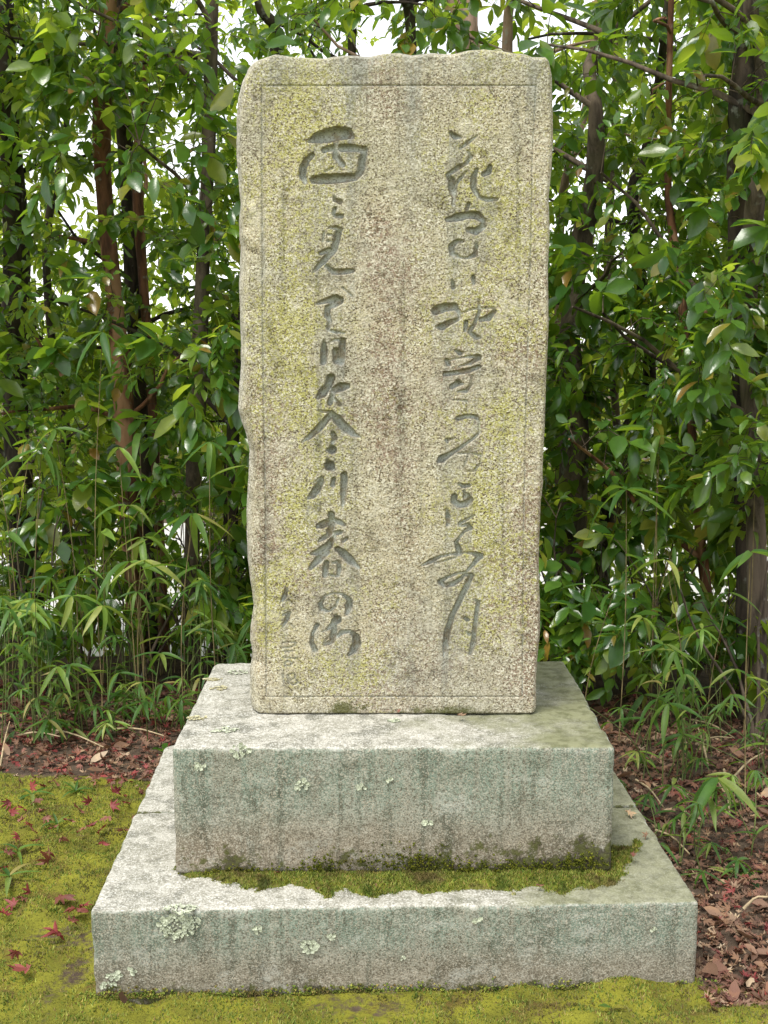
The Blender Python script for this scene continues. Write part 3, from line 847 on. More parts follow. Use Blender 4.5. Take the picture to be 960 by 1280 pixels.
# ------------------------------------------------------------------ trees
# (path as photo pixels, depth, width px low/high, bark, label)
TREES = [
 ([(36, 815), (28, 640), (18, 480), (20, 300), (8, 120), (0, -60)], 3.3, 40, 26, 'bark_dark', 'thick dark tree trunk at the far left edge of the grove'),
 ([(172, 800), (160, 600), (149, 430), (130, 240), (128, 110), (137, 0), (140, -80)], 3.1, 26, 19, 'bark_red', 'tree with bare peeling reddish-brown trunk left of the stele'),
 ([(190, 790), (176, 520), (161, 235), (150, 100), (146, -60)], 3.4, 24, 19, 'bark_dark', 'dark slim tree standing right behind the reddish trunk'),
 ([(205, 790), (190, 500), (172, 235), (179, 120), (186, -40)], 3.3, 13, 11, 'bark_red', 'thin split reddish stem just right of the dark slim tree'),
 ([(238, 800), (241, 640), (248, 470), (254, 330), (262, 150), (268, -40)], 2.75, 24, 15, 'bark_grey', 'straight grey-brown tree nearest the stele on its left side'),
 ([(287, 775), (289, 640), (292, 530), (312, 330), (346, 60), (318, -30)], 3.0, 17, 15, 'bark_dark', 'leaning dark stem half hidden behind the left edge of the stele'),
 ([(436, 800), (438, 400), (440, 60), (442, -40)], 3.6, 14, 9, 'bark_dark', 'thin dark stem rising above the left half of the stele top'),
 ([(512, 800), (514, 400), (514, 50), (503, -40)], 3.4, 18, 13, 'bark_dark', 'dark stem rising above the middle of the stele top'),
 ([(600, 800), (596, 400), (584, 60), (572, -20), (560, -90)], 3.0, 40, 28, 'bark_tan', 'stout pale tan trunk rising above the right half of the stele top'),
 ([(625, 800), (630, 400), (634, 50), (638, -50)], 3.3, 17, 12, 'bark_tan', 'slim tan stem beside the stout trunk above the stele'),
 ([(702, 838), (716, 640), (718, 520), (713, 420), (724, 320), (742, 230), (745, 140), (737, 82), (768, 38), (792, -30)], 2.7, 36, 13, 'bark_grey', 'crooked grey-brown tree beside the right edge of the stele'),
 ([(700, 800), (698, 500), (700, 300), (706, 230), (716, 190), (730, 145), (742, 60), (748, -40)], 3.5, 12, 8, 'bark_tan', 'thin pale stem partly behind the right edge of the stele'),
 ([(742, 830), (765, 590), (790, 530), (812, 480), (801, 350), (791, 243), (811, 180), (824, 98), (834, 16), (836, -60)], 3.2, 20, 11, 'bark_dark', 'zigzag dark tree between the crooked tree and the reddish stem'),
 ([(908, 870), (890, 790), (874, 660), (862, 500), (851, 360), (836, 250), (836, 120), (840, -40)], 2.4, 15, 8, 'bark_red', 'slender reddish stem curving up through the right foliage'),
 ([(936, 880), (934, 700), (932, 500), (922, 300), (926, 130), (934, -40)], 2.1, 34, 24, 'bark_dark', 'thick blackish trunk near the right edge of the photo'),
 ([(944, 890), (946, 700), (938, 520), (934, 380), (944, 250), (953, 174), (944, 60), (938, -40)], 1.95, 26, 20, 'bark_grey', 'smooth grey trunk twisting in front of the blackish trunk'),
 ([(80, 790), (84, 560), (62, 400), (60, 280), (84, 150), (80, -40)], 3.9, 12, 8, 'bark_dark', 'forked thin stem between the far left trunk and the reddish trunk'),
 ([(780, 810), (775, 600), (760, 350), (770, 100), (765, -40)], 4.0, 12, 9, 'bark_grey', 'thin far stem behind the zigzag dark tree'),
 ([(-60, 820), (-66, 500), (-70, 200), (-60, -60)], 2.9, 30, 22, 'bark_grey', 'grey tree just beyond the left edge of the photo'),
 ([(1040, 900), (1046, 500), (1052, 200), (1040, -60)], 2.2, 30, 22, 'bark_grey', 'grey tree just beyond the right edge of the photo'),
]
SHRUBS = [(20, 2.35, 'leafy evergreen shrub at the far left below the thick dark trunk'), (100, 2.7, 'leafy evergreen shrub left of the reddish trunk foot'), (165, 2.45, 'glossy evergreen shrub in front of the reddish trunk'),
          (250, 2.7, 'evergreen shrub close against the left side of the stele'), (400, 2.9, 'low evergreen shrub hidden behind the stele'), (600, 2.9, 'dark low shrub behind the right part of the stele'), (725, 2.5, 'dark shrub behind the right rear corner of the pedestal'),
          (800, 2.7, 'dark open shrub against the bright road gap on the right'), (865, 2.3, 'leafy shrub between the reddish stem and the pedestal'), (-10, 3.4, 'background shrub on the bank behind the far left trunk'), (70, 3.5, 'background shrub on the bank behind the forked thin stem'), (150, 3.6, 'background shrub on the bank behind the reddish trunk'), (225, 3.5, 'background shrub on the bank behind the straight grey-brown tree'), (285, 3.4, 'background shrub on the bank behind the leaning dark stem'), (955, 1.7, 'glossy shrub at the right edge below the twisting grey trunk')]

plants = []                        # dict per plant: root, base, leaves[]
node_p, node_o, node_r = [], [], []
for path, Y, w0, w1, bk, label in TREES:
    P = []
    n = len(path)
    for k, (px, py) in enumerate(path):
        P.append(at(px, py, Y + .12 * math.sin(k * 1.7 + Y * 5)))
    base = P[0].copy()
    base.z = float(ground_z([base.x], [base.y])[0]) - .03
    if P[0].z - base.z > .02:
        P.insert(0, base)
    else:
        P[0] = base
    top = P[-1]
    P.append(Vector((top.x + random.uniform(-.15, .15), top.y + random.uniform(-.2, .2), max(top.z + .5, 3.9 + random.random()))))
    sp = spline(P, 34)
    sc_ = (Y - CAM.y) / FPX / 2
    rad = np.interp(np.linspace(0, 1, 34), [0, .06, .8, 1], [w0 * 1.25, w0, w1, w1 * .5]) * sc_
    rad = rad * (1 + .10 * np.sin(np.linspace(0, 19, 34) + Y * 9))
    inframe = -20 < path[1][0] < 980
    root = thing('evergreen_tree', label, 'tree', base, 'trees of the grove behind the stele')
    mb = MB(); mb.tube(sp, rad, 12, wob=.16)
    obj('trunk', mb.build('trunk', M[bk], origin=base), root)
    k_i = len(plants)
    plants.append(dict(root=root, base=base, bark=bk, twigs=MB(), L=[], tree=True, inf=inframe))
    for u in np.linspace(0, 32.99, 130):
        j = int(u); p = sp[j] + (sp[j + 1] - sp[j]) * (u - j)
        if p[2] > .75:
            node_p.append(p); node_o.append(k_i); node_r.append(rad[j])
    nlimb = 6 if w0 > 13 else 4
    for b in range(nlimb):
        j = int(np.interp(random.uniform(.30, .97), [0, 1], [0, 33]))
        p0 = sp[j]
        a = random.uniform(0, 2 * math.pi)
        ln_ = random.uniform(.45, 1.0)
        dirv = np.array([math.cos(a), math.sin(a) * .8, random.uniform(.2, .9)])
        pts = [p0]
        for s in range(1, 6):
            dirv = dirv + np.array([random.uniform(-.35, .35), random.uniform(-.35, .35), random.uniform(-.22, .10)])
            pts.append(pts[-1] + dirv / np.linalg.norm(dirv) * ln_ / 5)
        # limbs keep off the stele and the space in front of it
        pts = [np.array([p[0], max(p[1], 1.55 if abs(p[0]) < .6 else 1.2), p[2]]) for p in pts]
        r0 = min(rad[j] * .55, .013)
        rr_ = np.linspace(r0, .005, 6)
        mb = MB(); mb.tube(pts, rr_, 7, wob=.15)
        obj('limb', mb.build('limb', M[bk], origin=base), root)
        for u in np.linspace(.6, 4.99, 22):
            j = int(u); p = pts[j] + (pts[j + 1] - pts[j]) * (u - j)
            node_p.append(p); node_o.append(k_i); node_r.append(rr_[j])
for px, Y, label in SHRUBS:
    b = at(px, 700, Y)
    b.z = float(ground_z([b.x], [b.y])[0]) - .02
    root = thing('evergreen_shrub', label, 'shrub', b, 'evergreen shrubs at the foot of the grove')
    k_i = len(plants)
    plants.append(dict(root=root, base=b, bark='bark_grey', twigs=MB(), L=[], tree=False, inf=True))
    for s in range(5):
        a = s * 1.257 + random.uniform(-.4, .4)
        h = random.uniform(.55, .95)
        pts = [np.array(b)]
        dv = np.array([math.cos(a) * .35, math.sin(a) * .3, 1.0])
        for u in range(6):
            dv = dv + np.array([random.uniform(-.2, .2), random.uniform(-.2, .2), 0])
            pts.append(pts[-1] + dv / np.linalg.norm(dv) * h / 6)
        mb = MB(); mb.tube(pts, np.linspace(.008, .003, 7), 6)
        obj('stem', mb.build('stem', M['bark_grey'], origin=b), root)
        for p in pts[2:]:
            node_p.append(p); node_o.append(k_i); node_r.append(.004)

def make_tree():
    kd = kdtree.KDTree(len(node_p))
    for i, p in enumerate(node_p):
        kd.insert(Vector(p), i)
    kd.balance()
    return kd
kd = make_tree()

# twig tips spread through the grove; each is carried by the nearest limb
def front_y(x, z):
    f = np.where(x < .45, 2.22, 2.22 - 1.15 * sstep(.75, 1.25, x) * sstep(.55, 1.1, z) - .45 * sstep(.7, .4, z))
    return f + .22 * fbm(np.stack([x, z, 0 * x], -1), 1.7, 3)

NT = 60000
ty = 1.0 + (5.3 - 1.0) * rng.random(NT)
half = (480 / FPX) * (ty + 2.593) * 1.22
tx = (rng.random(NT) * 2 - 1) * half
tz = -.25 + rng.random(NT) * 4.5
tz = np.where(ty < 3.0, np.maximum(tz, .12 + .3 * rng.random(NT)), tz)
tp = np.stack([tx, ty, tz], -1)
dens = sstep(-.34, .22, fbm(tp + 50, 1.25, 3)) * .9 + .10
dens = np.where((tx < -.25) & (tz > 1.4) & (tz < 2.9), np.maximum(dens, .20), dens)
dens *= (ty > front_y(tx, tz))
dens *= np.interp(tz, [-.3, 0, .25, .7, 1.2, 1.6, 2.2, 2.7, 3.2, 4.3], [.9, .9, .95, 1.0, 1.0, .95, .92, .85, .5, .22])
dens *= np.interp(ty, [1, 2.2, 3.2, 4.2, 5.3], [1.0, 1.0, .85, .65, .45])
low_gap = sstep(.55, .75, tx) * sstep(1.7, 1.3, tx) * sstep(.75, .45, tz)
dens *= 1 - .45 * low_gap * (ty > 2.5)
dens *= 1 - .42 * sstep(.45, .6, tx) * sstep(1.25, 1.0, tx) * sstep(1.7, 2.0, tz)
dens *= 1 - .45 * (ty < 2.2) * (tx > .4)
dens *= 1 - .62 * sstep(2.9, 3.3, tz - .24 * (ty - 2.2))
dens *= 1 - .10 * sstep(1.3, 2.0, tz) * sstep(2.6, 3.2, ty)
dens *= .62 * (1 + .32 * sstep(-.2, -.45, tx) * sstep(1.0, 1.4, tz) + .6 * sstep(0, -.3, tx) * sstep(1.1, .8, tz) * (ty > 2.5))
keep = rng.random(NT) < dens
tp = tp[keep]
LEAF_N = [0]
d0 = np.array([kd.find(Vector(t))[2] for t in tp])
tp = tp[np.argsort(d0)]
batch = max(1, len(tp) // 14)
for ti, tip in enumerate(tp):
    if ti and ti % batch == 0:
        kd = make_tree()                # later twigs may fork from earlier ones
    co, idx, dist = kd.find(Vector(tip))
    if dist > 1.3:
        continue
    own = plants[node_o[idx]]
    p0 = np.array(node_p[idx])
    v = tip - p0
    ln_ = np.linalg.norm(v)
    if ln_ < .05:
        continue
    mid = p0 + v * .5 + np.array([0, 0, .10 * ln_ + .02]) + rng.normal(0, .04 * ln_ + .005, 3)
    sp = spline([p0, mid, tip], 6)
    r0 = min(node_r[idx] * .7, .0022 + .004 * min(ln_, .8))
    own['twigs'].tube(sp, np.linspace(r0, .0012, 6), 3, cap=False)
    if ln_ > .15:
        for w_ in (2, 3, 4):
            node_p.append(sp[w_]); node_o.append(node_o[idx]); node_r.append(max(.0016, r0 * .7))
    d = tip - mid
    d /= np.linalg.norm(d)
    nlf = int(rng.integers(6, 11))
    tl = min(ln_ * .8, .30)
    sz = rng.uniform(.045, .115) * (1.3 if tip[1] < 2.35 and rng.random() < .6 else 1.0)
    az0 = rng.uniform(0, 6.28)
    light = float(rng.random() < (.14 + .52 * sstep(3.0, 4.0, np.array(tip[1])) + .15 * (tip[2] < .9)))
    e1 = np.cross(d, [0, 0, 1.0]); e1 /= np.linalg.norm(e1) + 1e-6
    e2 = np.cross(e1, d)
    for m in range(nlf):
        u = 1 - (m / nlf) ** 1.4
        pos = tip - d * tl * (1 - u) + np.array([0, 0, .03 * (1 - u)])
        a = az0 + m * 2.4
        ld = d * (.45 + .25 * u) + (e1 * math.cos(a) + e2 * math.sin(a) * .65) * .9 + np.array([0, 0, -.18])
        nrm = np.array([0, -.12, 1.0]) + rng.normal(0, .42, 3)
        own['L'].append((*pos, *ld, *nrm, sz * rng.uniform(.6, 1.15), light))

leaf_me = shared('leaf', leaf_forms, M['leaf'])
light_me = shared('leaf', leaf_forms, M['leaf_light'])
for pl in plants:
    b = pl['base']
    if pl['twigs'].n:
        obj('twigs', pl['twigs'].build('twigs', M['twig'], origin=b), pl['root'], kind='stuff')
    if not pl['L']:
        continue
    A_ = np.array(pl['L'])
    pos, Fm, sz = A_[:, :3], frames(A_[:, 3:6], A_[:, 6:9]), A_[:, 9]
    fid_ = rng.integers(0, len(leaf_forms), len(A_))
    px, py, dp = project(pos)
    vis = (px > -10) & (px < 970) & (py > -10) & (py < 1280) & ~((px > 305) & (px < 675) & (py > 75))
    score = sz / dp * vis
    order = np.argsort(-score)
    lt = A_[:, 10] > .5
    lim = 170 if pl['tree'] else 120
    near = [i for i in order[:lim] if vis[i]]
    for i in near:
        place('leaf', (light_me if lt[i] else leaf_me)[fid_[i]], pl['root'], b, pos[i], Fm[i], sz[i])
    rest = np.ones(len(A_), bool); rest[near] = False
    LEAF_N[0] += len(A_)
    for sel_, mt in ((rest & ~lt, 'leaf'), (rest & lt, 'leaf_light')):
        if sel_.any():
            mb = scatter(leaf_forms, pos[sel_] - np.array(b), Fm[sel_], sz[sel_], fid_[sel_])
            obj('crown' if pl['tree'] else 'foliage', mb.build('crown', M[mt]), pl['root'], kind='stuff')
print('leaves', LEAF_N)
# ------------------------------------------------------------------ dwarf bamboo
blade_me = {k: shared('leaf', blade_forms, M[k]) for k in ('bamboo', 'bamboo_pale')}

def bamboo(base, tip, nl, ln, label, group=None, mat='bamboo', culm='culm', side=2, droop=.25, r=.0026, name='dwarf_bamboo'):
    base = Vector(base)
    base.z = float(ground_z([base.x], [base.y])[0]) - .01
    tip = Vector(tip)
    root = thing(name, label, 'dwarf bamboo', base, group)
    mid = (base + tip) / 2 + Vector((base.x - tip.x, base.y - tip.y, 0)) * .22 + Vector((random.uniform(-.02, .02), random.uniform(-.02, .02), 0))
    sp = spline([base, mid, tip], 9)
    mb = MB(); mb.tube(sp, np.linspace(r, r * .45, 9), 5)
    obj('culm', mb.build('culm', M[culm], origin=base), root)
    a0 = random.uniform(0, 6.28)
    for k in range(nl + side):
        if k < nl:
            p = np.array(tip); a = a0 + k * 6.283 / nl + random.uniform(-.35, .35)
            s = ln * random.uniform(.75, 1.1); el = random.uniform(-.55, .45) - droop
        else:
            u = random.uniform(.5, .9)
            p = sp[int(u * 8)]; a = random.uniform(0, 6.28); s = ln * random.uniform(.6, .95); el = random.uniform(-.2, .7)
        d = np.array([[math.cos(a), math.sin(a), el]])
        nr = np.array([[random.gauss(0, .25), random.gauss(0, .25) - .1, 1.0]])
        place('leaf', random.choice(blade_me[mat]), root, base, p, frames(d, nr)[0], s)
    return root

FEATURE = [
 ((122, 2.15), (128, 415), 5, .25, 'tall dwarf bamboo with long drooping leaf fan beside the reddish trunk', 'bamboo'),
 ((40, 2.1), (52, 560), 5, .21, 'dwarf bamboo with hanging blades at the far left, mid height', 'bamboo'),
 ((92, 1.9), (90, 745), 5, .21, 'low yellow-green dwarf bamboo fan, leftmost of the bright pair', 'bamboo_pale'),
 ((126, 1.85), (128, 757), 5, .20, 'low yellow-green dwarf bamboo fan, right one of the bright pair', 'bamboo_pale'),
 ((172, 1.95), (181, 700), 3, .19, 'dwarf bamboo with yellowish arching blades left of the stele', 'bamboo_pale'),
 ((225, 1.85), (241, 642), 6, .22, 'dwarf bamboo with hanging green fan close to the left edge of the stele', 'bamboo'),
 ((270, 1.9), (262, 552), 4, .20, 'tall thin dwarf bamboo touching the left edge of the stele', 'bamboo'),
 ((70, 2.3), (205, 590), 4, .20, 'leaning dwarf bamboo with pale slanting culm on the left', 'bamboo'),
 ((780, 1.7), (783, 612), 5, .24, 'dwarf bamboo with large drooping fan right of the stele', 'bamboo'),
 ((885, .72), (897, 972), 5, .20, 'dwarf bamboo with broad arching blades right of the base slab', 'bamboo'),
 ((930, .62), (936, 1090), 6, .15, 'low dwarf bamboo tuft at the right edge above the litter', 'bamboo'),
 ((838, 1.2), (835, 880), 4, .18, 'dwarf bamboo leaning behind the right end of the pedestal', 'bamboo'),
 ((945, 1.15), (938, 690), 5, .19, 'dwarf bamboo with upright yellow culm at the right edge', 'bamboo'),
 ((862, 1.4), (832, 700), 2, .17, 'dwarf bamboo with yellow-tipped blade right of the stele', 'bamboo_pale'),
]
for (bx, Y), (px, py), nl, ln, label, mt in FEATURE:
    t = at(px, py, Y)
    bamboo(at(bx, 700, Y), t, nl, ln, label, None, mt, 'culm' if t.z > .6 else 'culm_green', 1, .35)

ANCHOR = [(15, 'far left trunk'), (85, 'forked thin stem'), (140, 'reddish trunk'), (195, 'split reddish stem'), (245, 'straight grey-brown tree'), (290, 'left edge of the stele'),
          (715, 'crooked grey-brown tree'), (775, 'zigzag dark tree'), (850, 'curving reddish stem'), (905, 'blackish trunk'), (960, 'right edge of the photo')]

def field(n, pxr, Yr, hr, ln, label, group, culm='culm_green', nl=(3, 6), pale=.15, side=2):
    for _ in range(n):
        Y = random.uniform(*Yr)
        bpx = random.uniform(*pxr)
        b = at(bpx, 700, Y)
        h = random.uniform(*hr)
        tip = Vector((b.x + random.gauss(0, .10), b.y + random.gauss(-.03, .06), float(ground_z([b.x], [b.y])[0]) + h))
        is_pale = random.random() < pale
        who = min(ANCHOR, key=lambda a: abs(a[0] - bpx))[1]
        lab = (label.replace('green', 'yellow-green') if 'green' in label else 'yellowish ' + label) if is_pale else label
        bamboo(b, tip, random.randint(*nl), ln * random.uniform(.75, 1.2), lab + ', nearest the ' + who, group, 'bamboo_pale' if is_pale else 'bamboo', culm, side)

field(86, (-30, 300), (1.65, 2.5), (.10, .60), .125, 'low green dwarf bamboo at the thicket foot', 'low dwarf bamboo along the left thicket', nl=(3, 7), pale=.15)
field(46, (-20, 300), (2.0, 3.2), (.55, 1.3), .19, 'tall straw-stemmed dwarf bamboo in the thicket', 'tall dwarf bamboo in the left thicket', 'culm', (2, 5), .12, 1)
field(22, (790, 985), (1.25, 2.1), (.15, .55), .13, 'low dwarf bamboo rising from the litter', 'low dwarf bamboo right of the pedestal', pale=.2)
field(30, (720, 980), (1.7, 3.0), (.5, 1.15), .18, 'tall straw-stemmed dwarf bamboo in the thicket', 'tall dwarf bamboo in the right thicket', 'culm', (2, 5), .15, 1)

field(36, (-30, 290), (1.75, 2.05), (.04, .22), .085, 'short fine dwarf bamboo at the litter edge', 'short dwarf bamboo at the left litter edge', nl=(4, 7), pale=.2, side=3)
field(34, (800, 985), (.55, 1.7), (.04, .24), .085, 'short fine dwarf bamboo among fallen leaves', 'short dwarf bamboo in the right litter', nl=(4, 7), pale=.2, side=3)

# ------------------------------------------------------------------ moss tufts
def tufts(xy, zf, h, mat, name, parent=None, origin=(0, 0, 0), label=None):
    n = len(xy)
    P = np.stack([xy[:, 0], xy[:, 1], zf], -1)
    V = []
    hs_ = h * rng.uniform(.5, 1.25, n)
    a = rng.random(n) * 6.28
    lean = rng.normal(0, .55, (n, 2))
    tipv = P + np.stack([lean[:, 0] * hs_, lean[:, 1] * hs_, hs_], -1)
    w = hs_ * .38
    for k in range(3):
        V.append(P + np.stack([np.cos(a + k * 2.094) * w, np.sin(a + k * 2.094) * w, -.002 + 0 * w], -1))
    V.append(tipv)
    W = np.stack(V, 1).reshape(-1, 3) - np.array(origin)
    o4 = np.arange(n) * 4
    Tt = np.concatenate([np.stack([o4 + k, o4 + (k + 1) % 3, o4 + 3], -1) for k in range(3)])
    o = obj(name, mesh_from(name, W, None, Tt, mat, False), parent, kind='stuff')
    return o

n = 270000
gxy = np.stack([rng.uniform(-1.55, 1.25, n), rng.uniform(-.62, 1.5, n)], -1)
ma = moss_amount(gxy[:, 0], gxy[:, 1])
px, py, dp = project(np.column_stack([gxy, np.zeros(n)]))
ins = (abs(gxy[:, 0] - LB['x']) < .66) & (gxy[:, 1] > .04)
gap = fbm(np.column_stack([gxy, np.zeros(n)]), 20, 3)
k = (ma * (1 + 1.1 * gap) > .42 + .4 * rng.random(n)) & ~ins & (px > -80) & (px < 1040) & (py < 1380)
gxy = gxy[k]
zz = ground_z(gxy[:, 0], gxy[:, 1]) + moss_amount(gxy[:, 0], gxy[:, 1]) * moss_bump(gxy[:, 0], gxy[:, 1])
o = tufts(gxy, zz, .0058, M['moss'], 'moss')
tag(o, 'yellow-green moss carpet in front of and left of the base slab', 'moss')

# moss cushion on the base slab along the foot of the pedestal (child of the slab)
inv_l = Matrix.Rotation(-lower.rotation_euler.z, 4, 'Z') @ Matrix.Translation(-lower.location)
TOPZ_L = LB['h'] + .06
FRONT = [(205, 1078), (225, 1098), (262, 1102), (300, 1113), (330, 1121), (345, 1113), (362, 1108), (385, 1116), (405, 1127), (430, 1118), (470, 1122), (510, 1116), (560, 1118), (590, 1112), (640, 1118), (665, 1110), (700, 1119), (735, 1112), (770, 1113), (785, 1088), (806, 1060), (795, 1030)]
fw = [inv_l @ atz(a_, b_, .2) for a_, b_ in FRONT]
back = [Vector((.62, .30, 0)), Vector((.54, .30, 0)), Vector((.54, .21, 0)), Vector((-.53, .21, 0)), Vector((-.56, .23, 0))]
poly = [(p.x, p.y) for p in fw] + [(p.x, p.y) for p in back]

def inside(px_, py_, poly):
    c = np.zeros(len(px_), bool)
    dmin = np.full(len(px_), 9.0)
    m = len(poly)
    for i in range(m):
        x1, y1 = poly[i]; x2, y2 = poly[(i + 1) % m]
        cond = ((y1 > py_) != (y2 > py_)) & (px_ < (x2 - x1) * (py_ - y1) / (y2 - y1 + 1e-12) + x1)
        c ^= cond
        t_ = np.clip(((px_ - x1) * (x2 - x1) + (py_ - y1) * (y2 - y1)) / ((x2 - x1) ** 2 + (y2 - y1) ** 2 + 1e-12), 0, 1)
        if i < len(fw) - 1:
            dmin = np.minimum(dmin, np.hypot(px_ - x1 - t_ * (x2 - x1), py_ - y1 - t_ * (y2 - y1)))
    return c, dmin
bx = np.arange(-.62, .68, .005); by = np.arange(.02, .34, .005)
BX, BY = np.meshgrid(bx, by)
c_in, dm_ = inside(BX.ravel(), BY.ravel(), poly)
jag = fbm(np.stack([BX.ravel(), BY.ravel(), 0 * BX.ravel()], -1), 45, 3) * .008
dm_ = np.where(c_in, dm_, -dm_) + jag * 2 - .012 * (fbm(np.stack([BX.ravel(), BY.ravel(), 0 * BX.ravel()], -1), 16, 3) > .28)
hgt = TOPZ_L - .006 + .014 * sstep(0, .035, dm_) + .008 * fbm(np.stack([BX.ravel(), BY.ravel(), 0 * BX.ravel()], -1), 40, 3)
vb = np.stack([BX.ravel(), BY.ravel(), hgt], -1)
okv = dm_ > -.003
nxb = len(bx)
Jb = (np.arange(len(by) - 1)[:, None] * nxb + np.arange(nxb - 1)[None]).ravel()
Qm = np.stack([Jb, Jb + 1, Jb + nxb + 1, Jb + nxb], -1)
Qm = Qm[okv[Qm].all(axis=1)]
u, invx = np.unique(Qm, return_inverse=True)
obj('moss_cushion', mesh_from('moss_cushion', vb[u], invx.reshape(-1, 4), None, M['moss_dark'], True), lower, kind='stuff')
n = 70000
cx = np.stack([rng.uniform(-.62, .68, n), rng.uniform(.02, .34, n)], -1)
ci_, di_ = inside(cx[:, 0], cx[:, 1], poly)
di_ = np.where(ci_, di_, -di_) + fbm(np.column_stack([cx, np.zeros(n)]), 45, 3) * .016 - .012 * (fbm(np.column_stack([cx, np.zeros(n)]), 16, 3) > .28)
k = di_ > -.002 + .012 * rng.random(n)
cx = cx[k]; di_ = di_[k]
zz = TOPZ_L - .006 + .014 * sstep(0, .035, di_) + .008 * fbm(np.column_stack([cx, np.zeros(len(cx))]), 40, 3)
sel = rng.random(len(cx)) < .75
tufts(cx[sel], zz[sel], .0055, M['moss'], 'moss_fronds', lower)
tufts(cx[~sel], zz[~sel], .006, M['moss_dark'], 'moss_fronds', lower)

# moss clinging to the pedestal foot and the stele foot
def wall_moss(parent, spots, nper, mat, y0=-.002):
    V, Tt = [], []
    for sx_, sz_, w_, h_ in spots:
        for _ in range(nper):
            xx = sx_ + random.gauss(0, w_); zz_ = abs(random.gauss(0, h_)) + sz_
            s = random.uniform(.002, .005); a = random.uniform(0, 6.28)
            k0 = len(V)
            for t_ in range(3):
                V.append((xx + math.cos(a + t_ * 2.1) * s, y0 + random.uniform(0, .002), zz_ + math.sin(a + t_ * 2.1) * s))
            V.append((xx + random.uniform(-.003, .003), y0 - random.uniform(.002, .007), zz_ + random.uniform(-.001, .004)))
            Tt += [(k0, k0 + 1, k0 + 3), (k0 + 1, k0 + 2, k0 + 3), (k0 + 2, k0, k0 + 3)]
    obj('moss_patch', mesh_from('moss_patch', np.array(V), None, np.array(Tt), mat, False), parent, kind='stuff')
wall_moss(stele, [(-.085, .012, .022, .012), (-.055, .01, .012, .010), (.20, .006, .012, .012), (.165, .004, .02, .006)], 60, M['moss_dark'], .004)
wall_moss(upper, [(-.18, .01, .03, .02), (-.02, .015, .05, .026), (.06, .012, .04, .026), (.16, .01, .05, .016), (.28, .008, .06, .014), (.40, .008, .05, .014), (-.36, .004, .07, .010), (.46, .02, .03, .02)], 130, M['moss_dark'])
wall_moss(lower, [(random.uniform(-.68, .68), .045, .05, .010) for _ in range(16)], 90, M['moss'])

# ------------------------------------------------------------------ lichen rosettes on the stones
def lichen(parent, cx_, cz_, rad, n_, top=None, mat='lichen', y0=0.0):
    """ruffled lobes on a front face (x, z), or on a top face when top is the height"""
    mb = MB()
    rad = rad * .85
    for _ in range(int(n_ * 1.1)):
        a = random.uniform(0, 6.28); rr_ = rad * random.random() ** .42 * (1 if random.random() < .85 else 1.35)
        u_, w_ = cx_ + rr_ * math.cos(a) * 1.15, cz_ + rr_ * math.sin(a) * .8
        s = random.uniform(.0018, .0058) * (.7 + .5 * rr_ / rad)
        m = 7
        ring = []
        lift = random.uniform(.0006, .0018)
        for t_ in range(m):
            b_ = 6.283 * t_ / m
            q_ = s * random.uniform(.55, 1.35)
            ring.append((u_ + q_ * math.cos(b_), w_ + q_ * math.sin(b_), lift * random.uniform(.3, 2.6)))
        pts_ = [(u_, w_, lift * .2)] + ring + [(u_, w_, -.002)]
        pts_ = [((p[0], y0 - p[2], p[1]) if top is None else (p[0], p[1], top + p[2])) for p in pts_]
        t3 = [(0, 1 + t_, 1 + (t_ + 1) % m) for t_ in range(m)] + [(m + 1, 1 + (t_ + 1) % m, 1 + t_) for t_ in range(m)]
        mb.add(pts_, None, t3)
    obj('lichen', mb.build('lichen', M[mat], False), parent)

def on_front(o, px_, py_):
    p = at(px_, py_, o.location.y)
    return p.x - o.location.x, p.z - o.location.z
for px_, py_, rd, nn_ in ((222, 1152, .042, 110), (240, 1148, .020, 30), (386, 1180, .020, 34), (146, 1212, .016, 20), (168, 1207, .010, 10), (138, 1224, .012, 12), (322, 1158, .010, 9), (595, 1152, .009, 9), (820, 1166, .006, 5), (415, 1168, .008, 7), (505, 1195, .008, 5)):
    a_, b_ = on_front(lower, px_, py_)
    lichen(lower, a_, b_, rd, nn_, y0=-.002)
for px_, py_, rd, nn_ in ((250, 957, .013, 16), (378, 980, .018, 22), (452, 983, .010, 9), (486, 975, .008, 7), (535, 1026, .012, 8), (300, 938, .022, 26)):
    a_, b_ = on_front(upper, px_, py_)
    lichen(upper, a_, b_, rd, nn_, y0=-.001)
for px_, py_, rd, mt in ((268, 849, .022, 'lichen_yellow'), (275, 860, .024, 'lichen_yellow'), (247, 897, .024, 'lichen_yellow'), (283, 912, .026, 'lichen'), (494, 901, .018, 'lichen'), (300, 840, .03, 'lichen')):
    p = atz(px_, py_, UB['z'] + UB['h'])
    lichen(upper, p.x - UB['x'], p.y - UB['y'], rd, 34, top=UB['h'], mat=mt)
p = atz(225, 1136, .2)
pl_ = inv_l @ p
lichen(lower, pl_.x, pl_.y, .035, 60, top=TOPZ_L)

# ------------------------------------------------------------------ fallen leaves
maple_me = shared('fallen_leaf', maple_forms, M['maple'])
maple_dry_me = shared('fallen_leaf', maple_forms, M['dry'])
dry_me = shared('fallen_leaf', dry_forms, M['dry'])

def fallen(name, me, x_, y_, z_, s, label, cat, group=None, tilt=.35):
    d = np.array([[random.gauss(0, 1), random.gauss(0, 1), random.gauss(0, tilt * .5)]])
    nr = np.array([[random.gauss(0, tilt), random.gauss(0, tilt), 1.0]])
    o = place(name, me, None, (0, 0, 0), (x_, y_, z_), frames(d, nr)[0], s)
    return tag(o, label, cat, group)

def gz(x_, y_):
    return float(ground_z([x_], [y_])[0])

